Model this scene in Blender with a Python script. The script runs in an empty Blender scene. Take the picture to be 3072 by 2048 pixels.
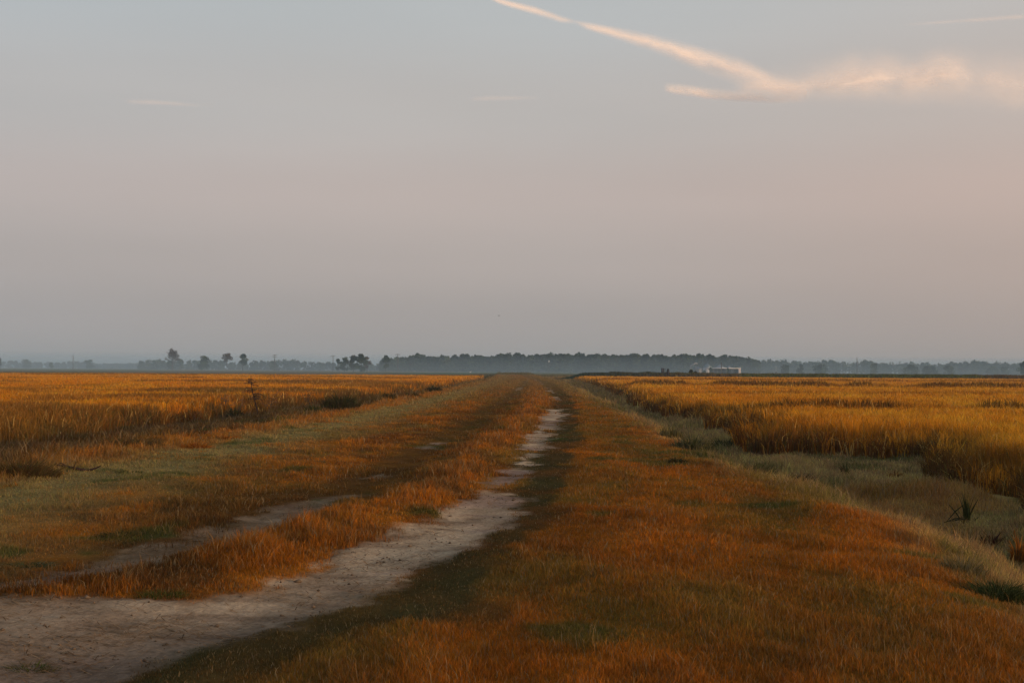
import bpy, math
import numpy as np
from mathutils import Matrix, Vector

# ------------------------------------------------------------------ scene, camera, sky, sun
S = bpy.context.scene
C = S.collection
R = math.radians

H = 1.6                                   # eye height above the crown of the farm road
FPX, CX, CY = 4266.67, 1536.0, 1024.0     # 50 mm lens on a 36 mm frame, in pixels of the photograph
PITCH, ROLL = math.atan((1107.6 - 1024) / FPX), 0.0060
RM = Matrix.Rotation(R(90) + PITCH, 3, 'X') @ Matrix.Rotation(ROLL, 3, 'Z')
camd = bpy.data.cameras.new('camera')
camd.lens, camd.sensor_width, camd.clip_start, camd.clip_end = 50, 36, 0.1, 200000
cam = bpy.data.objects.new('camera', camd)
C.objects.link(cam)
cam.matrix_world = Matrix.Translation((0, 0, H)) @ RM.to_4x4()
S.camera = cam

SUN_AZ, SUN_EL = R(125), R(4)


def lin(r, g, b):
    f = lambda c: c / 12.92 if c <= .04045 else ((c + .055) / 1.055) ** 2.4
    return tuple(f(v / 255) for v in (r, g, b))


W = bpy.data.worlds.new('World')
S.world = W
W.use_nodes = True
nt = W.node_tree
for n in list(nt.nodes):
    nt.nodes.remove(n)


def wn(t, **k):
    n = nt.nodes.new(t)
    for a, b in k.items():
        setattr(n, a, b)
    return n


wl = nt.links.new
tc = wn('ShaderNodeTexCoord')
sx = wn('ShaderNodeSeparateXYZ')
wl(tc.outputs['Generated'], sx.inputs[0])


def ramp(inp, lo, hi, stops):
    m = wn('ShaderNodeMapRange')
    m.inputs['From Min'].default_value, m.inputs['From Max'].default_value = lo, hi
    wl(inp, m.inputs['Value'])
    r = wn('ShaderNodeValToRGB')
    e = r.color_ramp.elements
    while len(e) < len(stops):
        e.new(0.5)
    for q, (p, c) in zip(e, stops):
        q.position, q.color = p, (*c, 1)
    r.color_ramp.interpolation = 'EASE'
    wl(m.outputs[0], r.inputs[0])
    return r.outputs[0]


# the half of the sky away from the sun: grey earth shadow, pink belt, pale blue above
front = ramp(sx.outputs[2], 0.0, 0.60, [
    (0.00, lin(172, 166, 162)), (0.055, lin(174, 167, 164)), (0.125, lin(184, 174, 170)), (0.20, lin(195, 182, 177)),
    (0.30, lin(193, 188, 185)), (0.42, lin(191, 194, 195)), (0.60, lin(166, 183, 198)), (1.0, lin(124, 148, 182))])
# the half round the sun
back = ramp(sx.outputs[2], 0.0, 0.8, [
    (0.0, (0.95, 0.50, 0.24)), (0.15, (0.92, 0.62, 0.38)), (0.4, (0.62, 0.58, 0.54)), (1.0, lin(120, 146, 182))])
mr = wn('ShaderNodeMapRange', interpolation_type='SMOOTHSTEP')
mr.inputs['From Min'].default_value, mr.inputs['From Max'].default_value = -0.05, 0.8
sdot = wn('ShaderNodeVectorMath', operation='DOT_PRODUCT')
sdot.inputs[1].default_value = (math.sin(SUN_AZ), math.cos(SUN_AZ), 0)
wl(tc.outputs['Generated'], sdot.inputs[0])
wl(sdot.outputs['Value'], mr.inputs['Value'])
mxb = wn('ShaderNodeMixRGB')
wl(mr.outputs[0], mxb.inputs[0]); wl(front, mxb.inputs[1]); wl(back, mxb.inputs[2])
# pinker and brighter towards the right-hand horizon
side = ramp(sx.outputs[0], -0.45, 0.45, [(0.0, (0.95, 0.985, 1.02)), (0.5, (1.0, 1.0, 1.0)), (1.0, (1.10, 0.99, 0.93))])
mul = wn('ShaderNodeMixRGB', blend_type='MULTIPLY')
mul.inputs[0].default_value = 1
wl(mxb.outputs[0], mul.inputs[1]); wl(side, mul.inputs[2])
# faint uneven veil of high haze
nz = wn('ShaderNodeTexNoise')
nz.inputs['Scale'].default_value, nz.inputs['Detail'].default_value = 3.0, 5
mp = wn('ShaderNodeMapping')
mp.inputs['Scale'].default_value = (1.0, 1.0, 6.0)
wl(tc.outputs['Generated'], mp.inputs[0]); wl(mp.outputs[0], nz.inputs['Vector'])
veil = wn('ShaderNodeMapRange')
veil.inputs['To Min'].default_value, veil.inputs['To Max'].default_value = 9.35, 10.65
wl(nz.outputs[0], veil.inputs['Value'])
up = wn('ShaderNodeVectorMath', operation='SCALE')
wl(mul.outputs[0], up.inputs[0]); wl(veil.outputs[0], up.inputs['Scale'])
sky = wn('ShaderNodeTexSky', sky_type='NISHITA')
sky.sun_disc, sky.sun_elevation, sky.sun_rotation = False, SUN_EL, SUN_AZ
sky.dust_density = 3.0
mxs = wn('ShaderNodeMixRGB')
mxs.inputs[0].default_value = 0.90
wl(sky.outputs[0], mxs.inputs[1]); wl(up.outputs[0], mxs.inputs[2])
bg = wn('ShaderNodeBackground')
bg.inputs['Strength'].default_value = 0.10
wl(mxs.outputs[0], bg.inputs['Color'])
wo = wn('ShaderNodeOutputWorld')
wl(bg.outputs[0], wo.inputs[0])

sund = bpy.data.lights.new('sun', 'SUN')
sund.energy, sund.angle, sund.color = 2.4, R(8), (1.0, 0.68, 0.43)
sun = bpy.data.objects.new('sun', sund)
C.objects.link(sun)
sdir = Vector((math.sin(SUN_AZ) * math.cos(SUN_EL), math.cos(SUN_AZ) * math.cos(SUN_EL), math.sin(SUN_EL)))
sun.rotation_euler = sdir.to_track_quat('Z', 'Y').to_euler()

S.view_settings.view_transform, S.view_settings.look = 'Standard', 'None'
S.view_settings.exposure, S.view_settings.gamma, S.view_settings.use_curve_mapping = 0.0, 1.0, False
S.cycles.max_bounces, S.cycles.diffuse_bounces, S.cycles.transmission_bounces = 5, 3, 3
S.cycles.transparent_max_bounces, S.cycles.volume_bounces = 24, 1

# ------------------------------------------------------------------ helpers
rng = np.random.default_rng(7)
RN = np.array(RM)
EYE = np.array([0, 0, H])


def ray(px, py):
    d = RN @ np.array([(px - CX) / FPX, -(py - CY) / FPX, -1.0])
    return d / d[1]


def gp(px, py, z):                       # where the line of sight through a pixel meets height z
    d = ray(px, py)
    return EYE + d * ((z - H) / d[2])


def at(px, py, dist):                    # the point on a line of sight at a given distance along the road
    return EYE + ray(px, py) * dist


def sstep(a, b, x):
    t = np.clip((x - a) / (b - a), 0, 1)
    return t * t * (3 - 2 * t)


def hsh(ix, iy, seed):
    n = (ix * 374761393 + iy * 668265263 + seed * 974634421).astype(np.int64) & 0xffffffff
    n = ((n ^ (n >> 13)) * 1274126177) & 0xffffffff
    n = (n ^ (n >> 16)) & 0xffffff
    return n / float(0xffffff)


def vnoise(x, y, seed=0):
    x, y = np.asarray(x, float), np.asarray(y, float)
    ix, iy = np.floor(x).astype(np.int64), np.floor(y).astype(np.int64)
    fx, fy = x - ix, y - iy
    fx, fy = fx * fx * (3 - 2 * fx), fy * fy * (3 - 2 * fy)
    a, b = hsh(ix, iy, seed), hsh(ix + 1, iy, seed)
    c, d = hsh(ix, iy + 1, seed), hsh(ix + 1, iy + 1, seed)
    return (a + (b - a) * fx) * (1 - fy) + (c + (d - c) * fx) * fy


def fbm(x, y, seed=0, o=4):
    s, a, t = 0, 0.5, 0
    for k in range(o):
        s = s + a * vnoise(x * 2 ** k + 17.3 * k, y * 2 ** k - 9.1 * k, seed + k)
        t += a
        a *= 0.5
    return s / t


def sdpoly(x, y, poly):                  # signed distance to a polygon, negative inside
    d2 = np.full(x.shape, 1e18)
    ins = np.zeros(x.shape, bool)
    n = len(poly)
    for i in range(n):
        ax, ay = poly[i]
        bx, by = poly[(i + 1) % n]
        ex, ey = bx - ax, by - ay
        wx, wy = x - ax, y - ay
        t = np.clip((wx * ex + wy * ey) / (ex * ex + ey * ey + 1e-12), 0, 1)
        d2 = np.minimum(d2, (wx - ex * t) ** 2 + (wy - ey * t) ** 2)
        if ay != by:
            c = ((ay > y) != (by > y)) & (x < ex * (y - ay) / (by - ay) + ax)
            ins ^= c
    d = np.sqrt(d2)
    return np.where(ins, -d, d)


def meshnp(name, v, faces, col=None, alpha=None):
    """v (n,3); faces a list of integer arrays (m,k)."""
    me = bpy.data.meshes.new(name)
    v = np.ascontiguousarray(v, dtype=np.float32)
    me.vertices.add(len(v))
    me.vertices.foreach_set('co', v.ravel())
    idx = np.concatenate([f.ravel() for f in faces]).astype(np.int32)
    tot = np.concatenate([np.full(len(f), f.shape[1]) for f in faces])
    start = np.concatenate([[0], np.cumsum(tot)[:-1]]).astype(np.int32)
    me.loops.add(len(idx))
    me.loops.foreach_set('vertex_index', idx)
    me.polygons.add(len(tot))
    me.polygons.foreach_set('loop_start', start)
    if col is not None:
        a = me.attributes.new('Col', 'FLOAT_COLOR', 'POINT')
        c4 = np.ones((len(v), 4), np.float32)
        c4[:, :3] = col
        a.data.foreach_set('color', c4.ravel())
    if alpha is not None:
        a = me.attributes.new('cover', 'FLOAT', 'POINT')
        a.data.foreach_set('value', np.ascontiguousarray(alpha, dtype=np.float32))
    me.update(calc_edges=True)
    me.validate()
    return me


def obj(name, me, m=None, parent=None, smooth=False):
    o = bpy.data.objects.new(name, me)
    C.objects.link(o)
    if m is not None and not me.materials:
        me.materials.append(m)
    if parent is not None:
        o.parent = parent
    if smooth:
        me.polygons.foreach_set('use_smooth', [True] * len(me.polygons))
    return o


def tag(o, label, cat, group=None, kind=None):
    o['label'], o['category'] = label, cat
    if group:
        o['group'] = group
    if kind:
        o['kind'] = kind
    return o


def thing(name, label, cat, loc=(0, 0, 0), group=None, rz=0):
    o = bpy.data.objects.new(name, None)
    C.objects.link(o)
    o.empty_display_size = 0.2
    o.location = loc
    o.rotation_euler = (0, 0, rz)
    return tag(o, label, cat, group)


class MB:
    """collects vertices, faces and colours of one mesh"""
    def __init__(self):
        self.v, self.q, self.t, self.c, self.n = [], [], [], [], 0

    def add(self, v, quads=None, tris=None, col=(1, 1, 1)):
        v = np.asarray(v, float)
        self.v.append(v)
        c = np.asarray(col, float)
        self.c.append(np.broadcast_to(c, (len(v), 3)))
        if quads is not None and len(quads):
            self.q.append(np.asarray(quads) + self.n)
        if tris is not None and len(tris):
            self.t.append(np.asarray(tris) + self.n)
        self.n += len(v)

    def tube(self, pts, rad, k=6, col=(1, 1, 1), cap=True):
        pts = np.asarray(pts, float)
        n = len(pts)
        rad = np.broadcast_to(np.asarray(rad, float), (n,))
        d = np.gradient(pts, axis=0)
        d /= np.linalg.norm(d, axis=1)[:, None] + 1e-9
        up0 = np.where(np.abs(d[:, 2:3]) > .9, [[1., 0, 0]], [[0, 0, 1.]])
        a = np.cross(d, up0)
        a /= np.linalg.norm(a, axis=1)[:, None] + 1e-9
        b = np.cross(d, a)
        th = np.arange(k) / k * 2 * np.pi
        ring = pts[:, None, :] + rad[:, None, None] * (np.cos(th)[None, :, None] * a[:, None, :] + np.sin(th)[None, :, None] * b[:, None, :])
        v = ring.reshape(-1, 3)
        i, j = np.meshgrid(np.arange(n - 1), np.arange(k), indexing='ij')
        i, j = i.ravel(), j.ravel()
        q = np.stack([i * k + j, i * k + (j + 1) % k, (i + 1) * k + (j + 1) % k, (i + 1) * k + j], 1)
        t = []
        if cap:
            v = np.vstack([v, pts[0], pts[-1]])
            a0, a1 = n * k, n * k + 1
            t = [(a0, (s + 1) % k, s) for s in range(k)] + [(a1, (n - 1) * k + s, (n - 1) * k + (s + 1) % k) for s in range(k)]
        self.add(v, q, t, col)

    def box(self, c, s, col=(1, 1, 1), rz=0.0):
        c = np.asarray(c, float)
        v = np.array([(x, y, z) for x in (-.5, .5) for y in (-.5, .5) for z in (-.5, .5)]) * np.asarray(s, float)
        cs, sn = math.cos(rz), math.sin(rz)
        v = np.stack([v[:, 0] * cs - v[:, 1] * sn, v[:, 0] * sn + v[:, 1] * cs, v[:, 2]], 1) + c
        q = [(0, 1, 3, 2), (4, 6, 7, 5), (0, 4, 5, 1), (2, 3, 7, 6), (0, 2, 6, 4), (1, 5, 7, 3)]
        self.add(v, q, None, col)

    def lathe(self, prof, k=24, c=(0, 0, 0), col=(1, 1, 1)):
        prof = np.asarray(prof, float)
        n = len(prof)
        th = np.arange(k) / k * 2 * np.pi
        v = np.stack([prof[:, 0:1] * np.cos(th), prof[:, 0:1] * np.sin(th), np.repeat(prof[:, 1:2], k, 1)], 2).reshape(-1, 3) + np.asarray(c, float)
        i, j = np.meshgrid(np.arange(n - 1), np.arange(k), indexing='ij')
        i, j = i.ravel(), j.ravel()
        q = np.stack([i * k + j, i * k + (j + 1) % k, (i + 1) * k + (j + 1) % k, (i + 1) * k + j], 1)
        self.add(v, q, None, col)

    def mesh(self, name):
        f = []
        if self.q:
            f.append(np.concatenate(self.q))
        if self.t:
            f.append(np.concatenate(self.t))
        return meshnp(name, np.concatenate(self.v), f, np.concatenate(self.c))

    def build(self, name, m, parent=None, smooth=False):
        return obj(name, self.mesh(name), m, parent, smooth)


# ------------------------------------------------------------------ materials
def newmat(name):
    m = bpy.data.materials.new(name)
    m.use_nodes = True
    t = m.node_tree
    for n in list(t.nodes):
        t.nodes.remove(n)
    return m, t, t.nodes.new, t.links.new


def leafmat(name, trans=0.35):
    m, t, N, L = newmat(name)
    a = N('ShaderNodeAttribute'); a.attribute_name = 'Col'
    d = N('ShaderNodeBsdfDiffuse'); tr = N('ShaderNodeBsdfTranslucent')
    L(a.outputs['Color'], d.inputs[0]); L(a.outputs['Color'], tr.inputs[0])
    x = N('ShaderNodeMixShader'); x.inputs[0].default_value = trans
    L(d.outputs[0], x.inputs[1]); L(tr.outputs[0], x.inputs[2])
    o = N('ShaderNodeOutputMaterial'); L(x.outputs[0], o.inputs[0])
    return m


def colmat(name, rough=0.8, noise=0.25, scale=3.0, metal=0.0, bump=0.0):
    m, t, N, L = newmat(name)
    a = N('ShaderNodeAttribute'); a.attribute_name = 'Col'
    g = N('ShaderNodeNewGeometry')
    z = N('ShaderNodeTexNoise'); z.inputs['Scale'].default_value = scale; z.inputs['Detail'].default_value = 6
    L(g.outputs['Position'], z.inputs['Vector'])
    r = N('ShaderNodeMapRange'); r.inputs['To Min'].default_value = 1 - noise; r.inputs['To Max'].default_value = 1 + noise
    L(z.outputs[0], r.inputs['Value'])
    v = N('ShaderNodeVectorMath'); v.operation = 'SCALE'
    L(a.outputs['Color'], v.inputs[0]); L(r.outputs[0], v.inputs['Scale'])
    p = N('ShaderNodeBsdfPrincipled'); p.inputs['Roughness'].default_value = rough; p.inputs['Metallic'].default_value = metal
    p.inputs['Specular IOR Level'].default_value = 0.2
    L(v.outputs[0], p.inputs['Base Color'])
    if bump:
        b = N('ShaderNodeBump'); b.inputs['Strength'].default_value = bump; b.inputs['Distance'].default_value = 0.02
        L(z.outputs[0], b.inputs['Height']); L(b.outputs[0], p.inputs['Normal'])
    o = N('ShaderNodeOutputMaterial'); L(p.outputs[0], o.inputs[0])
    return m


def groundmat():
    m, t, N, L = newmat('soil_and_thatch')
    a = N('ShaderNodeAttribute'); a.attribute_name = 'Col'
    g = N('ShaderNodeNewGeometry')
    mp = N('ShaderNodeMapping'); mp.inputs['Rotation'].default_value = (0, 0, 0.1); mp.inputs['Scale'].default_value = (1.0, 0.55, 1.0)
    L(g.outputs['Position'], mp.inputs[0])
    z1 = N('ShaderNodeTexNoise'); z1.inputs['Scale'].default_value = 2.2; z1.inputs['Detail'].default_value = 8; z1.inputs['Roughness'].default_value = .62
    z2 = N('ShaderNodeTexNoise'); z2.inputs['Scale'].default_value = 26.0; z2.inputs['Detail'].default_value = 6; z2.inputs['Roughness'].default_value = .7
    z3 = N('ShaderNodeTexVoronoi'); z3.inputs['Scale'].default_value = 34.0
    for z in (z1, z2, z3):
        L(mp.outputs[0], z.inputs['Vector'])
    r1 = N('ShaderNodeMapRange'); r1.inputs['From Min'].default_value = .3; r1.inputs['From Max'].default_value = .7
    r1.inputs['To Min'].default_value = .74; r1.inputs['To Max'].default_value = 1.22
    r2 = N('ShaderNodeMapRange'); r2.inputs['From Min'].default_value = .3; r2.inputs['From Max'].default_value = .7
    r2.inputs['To Min'].default_value = .68; r2.inputs['To Max'].default_value = 1.28
    L(z1.outputs[0], r1.inputs['Value']); L(z2.outputs[0], r2.inputs['Value'])
    mm = N('ShaderNodeMath'); mm.operation = 'MULTIPLY'
    L(r1.outputs[0], mm.inputs[0]); L(r2.outputs[0], mm.inputs[1])
    v = N('ShaderNodeVectorMath'); v.operation = 'SCALE'
    L(a.outputs['Color'], v.inputs[0]); L(mm.outputs[0], v.inputs['Scale'])
    ad = N('ShaderNodeMath'); ad.operation = 'MULTIPLY_ADD'; ad.inputs[1].default_value = 0.5
    L(z2.outputs[0], ad.inputs[0]); L(z1.outputs[0], ad.inputs[2])
    b = N('ShaderNodeBump'); b.inputs['Strength'].default_value = 0.75; b.inputs['Distance'].default_value = 0.05
    L(ad.outputs[0], b.inputs['Height'])
    d = N('ShaderNodeBsdfDiffuse'); d.inputs['Roughness'].default_value = 0.6
    L(v.outputs[0], d.inputs[0]); L(b.outputs[0], d.inputs['Normal'])
    o = N('ShaderNodeOutputMaterial'); L(d.outputs[0], o.inputs[0])
    return m


M_GRASS = leafmat('grass_blades', 0.35)
M_RICE = leafmat('ripe_rice', 0.30)
M_LEAF = leafmat('tree_leaves', 0.25)
M_WEED = leafmat('weed_leaves', 0.30)
M_BARK = colmat('bark', 0.9, 0.35, 4.0)
M_PAINT = colmat('weathered_paint', 0.55, 0.10, 0.8)
M_METAL = colmat('galvanised_sheet', 0.45, 0.12, 1.2, 0.3)
M_DARK = colmat('dark_metal', 0.6, 0.25, 5.0)
M_WOOD = colmat('pole_wood', 0.85, 0.3, 6.0)
M_GROUND = groundmat()

# ------------------------------------------------------------------ layout of the road, its verges, ditches and fields
K = 3072 / 2352


def curve(pts, z, far=None):
    w = np.array([gp(x * K, y * K, z)[:2] for x, y in pts])
    w = w[np.argsort(w[:, 1])]
    ys, xs = w[:, 1], w[:, 0]
    s0 = (xs[1] - xs[0]) / (ys[1] - ys[0])
    xs = np.concatenate([[xs[0] - s0 * 6], xs, [xs[-1] if far is None else far]])
    ys = np.concatenate([[ys[0] - 6], ys, [max(900, ys[-1] + 50)]])
    return lambda y: np.interp(y, ys, xs)


ZF = -0.6                                 # the rice stands this far below the road
X_LF = curve([(-300, 1085), (0, 1030), (400, 980), (580, 955), (700, 943), (850, 925), (970, 904), (1080, 880), (1130, 868)], ZF, -8)
X_LO = curve([(-300, 1165), (0, 1098), (200, 1055), (440, 1010), (560, 994), (700, 965), (870, 935), (1000, 905), (1100, 880), (1140, 870)], 0, -7)
X_LG = curve([(-500, 1300), (0, 1150), (300, 1080), (600, 1015), (850, 955), (1000, 918), (1110, 885), (1150, 870)], 0, -4.5)
X_LR = curve([(-700, 1420), (-100, 1335), (150, 1295), (400, 1250), (550, 1210), (750, 1150), (840, 1112), (985, 1030), (1090, 970), (1180, 905), (1208, 878), (1215, 868)], 0, 0.5)
X_MD = curve([(-300, 1400), (250, 1335), (420, 1318), (620, 1245), (900, 1158), (1000, 1110), (1080, 1052), (1160, 990), (1225, 940), (1232, 910), (1228, 880)], 0, 1.5)
X_RR = curve([(300, 1480), (700, 1370), (860, 1290), (1050, 1215), (1160, 1140), (1205, 1070), (1235, 1015), (1272, 950), (1276, 920), (1258, 895), (1240, 878), (1225, 868)], 0, 2.5)
X_V = curve([(400, 1640), (720, 1510), (1000, 1415), (1200, 1270), (1270, 1180), (1312, 1130), (1332, 1040), (1330, 940), (1305, 905), (1270, 880)], 0, 4.0)
X_RC = curve([(2600, 1700), (2352, 1500), (2227, 1372), (2080, 1256), (1990, 1185), (1860, 1142), (1720, 1098), (1580, 1042), (1480, 985), (1400, 942), (1345, 912), (1290, 880)], 0, 8.0)
RICE_R = [gp(x * K, y * K, ZF)[:2] for x, y in [
    (2900, 1345), (2352, 1172), (2260, 1140), (2150, 1102), (2120, 1056), (1900, 1047), (1730, 1038), (1712, 1008), (1640, 978),
    (1500, 950), (1478, 938), (1440, 916), (1395, 898), (1350, 880), (1310, 869)]]
YF = 322.0
RICE_R += [np.array((19.0, YF)), np.array((330.0, YF)), np.array((330.0, 8.0))]
RICE_L = [gp(x * K, y * K, ZF)[:2] for x, y in [
    (-900, 1210), (-300, 1085), (0, 1030), (120, 1024), (260, 990), (400, 981), (580, 953), (700, 945), (850, 925), (970, 904), (1080, 880), (1130, 868)]]
RICE_L += [np.array((-6.0, YF)), np.array((-330.0, YF)), np.array((-330.0, 12.0))]


def gpoly(pts, z=0):
    return [gp(x * K, y * K, z)[:2] for x, y in pts]


DIRT = [gpoly(p) for p in [
    [(-500, 1395), (0, 1376), (200, 1372), (370, 1384), (560, 1364), (690, 1322), (735, 1300), (740, 1278), (900, 1235), (1010, 1188), (1090, 1140), (1140, 1098),
     (1190, 1045), (1215, 1000), (1238, 958), (1250, 938), (1300, 938), (1296, 962), (1262, 990), (1238, 1030), (1210, 1085), (1160, 1112),
     (1205, 1150), (1160, 1172), (1130, 1205), (1095, 1248), (1000, 1285), (900, 1325), (800, 1380), (640, 1440), (400, 1500), (150, 1570), (-150, 1660), (-900, 1800)],
    [(-300, 1345), (60, 1322), (200, 1285), (350, 1250), (480, 1240), (560, 1206), (690, 1162), (800, 1130), (805, 1138), (700, 1180), (570, 1222), (480, 1258),
     (330, 1296), (200, 1316), (60, 1340), (-300, 1372)],
    [(940, 1028), (1010, 1012), (1030, 1016), (990, 1030)],
    [(835, 1098), (900, 1074), (925, 1074), (870, 1096)]]]


def layout(x, y):
    """everything the ground and the grass need to know about a place"""
    x, y = np.asarray(x, float), np.asarray(y, float)
    z = {}
    n1 = fbm(x * .9, y * .45, 11) - .5
    n2 = fbm(x * 3.1, y * 1.6, 21) - .5
    jx = x + n1 * 1.1 + n2 * .35
    z['n1'], z['n2'] = n1, n2
    near = y < 75
    dirt = np.zeros(x.shape)
    if near.any():
        xn, yn = x[near], y[near]
        sd = np.full(xn.shape, 1e9)
        for i, p in enumerate(DIRT):
            s_ = sdpoly(xn, yn, p)
            if i > 1:
                s_ = s_ + .12
            if i == 1:
                s_ = s_ - .10 + (fbm(xn * 1.2, yn * .8, 39, 3) - .5) * .6
            sd = np.minimum(sd, s_)
        e = (fbm(xn * 1.8, yn * 1.0, 31) - .5) * .42 + (fbm(xn * 6, yn * 4, 35) - .5) * .40
        thr = np.interp(yn, [8, 14, 25, 50], [.02, .02, -.02, -.06])
        sdl = sdpoly(xn, yn, DIRT[1])
        isl = sdl < .6
        cap = np.where(isl & (sdl < sd + .3), .64, 1.0)
        dirt[near] = cap * sstep(.20, -.16, sd + e * np.interp(yn, [8, 20, 45], [1.0, 1.1, 1.4]) + (fbm(xn * .7, yn * 1.5, 37, 3) - .44) * .75 * sstep(13, 28, yn) - thr)
    # a few bare patches far along the ruts
    fr = (fbm(x * 1.2, y * .12, 77, 3) > .60) & (y > 75) & (y < 330)
    dirt = np.maximum(dirt, fr * ((np.abs(x - X_RR(y)) < .34) | ((np.abs(x - X_LR(y)) < .24) & (y < 260))) * .62)
    z['dirt'] = dirt
    z['rutL'] = np.exp(-((jx - X_LR(y)) / .55) ** 2)
    z['rutR'] = np.exp(-((jx - X_RR(y)) / .7) ** 2)
    z['med'] = np.exp(-((jx - X_MD(y)) / np.interp(y, [8, 15, 30, 60], [.7, .42, .38, .4])) ** 2)
    xv = X_V(y) + .16
    z['short'] = sstep(X_RR(y) - .15, X_RR(y) + .2, jx) * (1 - sstep(xv - .30, xv + .15, jx))
    z['verge'] = sstep(xv - .30, xv + .15, jx)
    z['ditch'] = sstep(X_RC(y) - .2, X_RC(y) + .7, jx)
    z['gs'] = np.exp(-((jx - X_LG(y)) / np.interp(y, [10, 30, 80, 200], [1.6, 1.3, 1.2, 1.5])) ** 2)
    z['os'] = np.exp(-((jx - X_LO(y)) / np.interp(y, [10, 60], [.6, .5])) ** 2)
    z['lslope'] = 1 - sstep(X_LO(y) - .9, X_LO(y) - .2, jx)
    return z


def height(x, y, z=None):
    x, y = np.asarray(x, float), np.asarray(y, float)
    yy = np.maximum(y, 3.0)
    xl, xr, xlf = X_LO(yy) - .3, X_RC(yy), X_LF(yy)
    left = ZF * sstep(0, 1, (xl - x) / np.maximum(xl - xlf, 1.5))
    xi = (x - xr)
    right = ZF * sstep(-.3, 2.2, xi) - .16 * np.exp(-((xi - 2.1) / .9) ** 2)
    h = left + right
    crown = -.02 * np.exp(-((x - X_LR(yy)) / .5) ** 2) - .035 * np.exp(-((x - X_RR(yy)) / .6) ** 2) + .02 * np.exp(-((x - X_MD(yy)) / .5) ** 2)
    h = h + crown
    rd = 1 - sstep(640, 780, y)
    h = h * rd + ZF * (1 - rd)
    far = 1 - sstep(100, 300, y)
    bump = (fbm(x * .8, y * .6, 41, 3) - .5) * .12 + (fbm(x * 3.5, y * 3, 45, 3) - .5) * .035
    if z is not None:
        bump = bump * (1 - .75 * z['dirt'])
    return h + bump * far


def gph(px, py):                          # where the line of sight through a pixel meets the modelled ground
    d = ray(px, py)
    t = np.exp(np.linspace(math.log(5), math.log(700), 2500))
    P = EYE[None] + d[None] * t[:, None]
    below = P[:, 2] < height(P[:, 0], P[:, 1])
    p = P[np.argmax(below)] if below.any() else P[-1]
    p[2] = height(p[0:1], p[1:2])[0]
    return p


# base colours of the plants and the soil; near soil also carries painted darkening
A = np.array
O_, RU, OL, GG, BR, ST, GR = A((.45, .160, .017)), A((.31, .098, .013)), A((.21, .135, .028)), A((.31, .238, .082)), A((.155, .072, .021)), A((.44, .31, .15)), A((.06, .075, .018))
TAN = A((.23, .14, .055))


def mixc(a, b, t):
    t = np.asarray(t)[:, None]
    return a * (1 - t) + b * t


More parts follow.
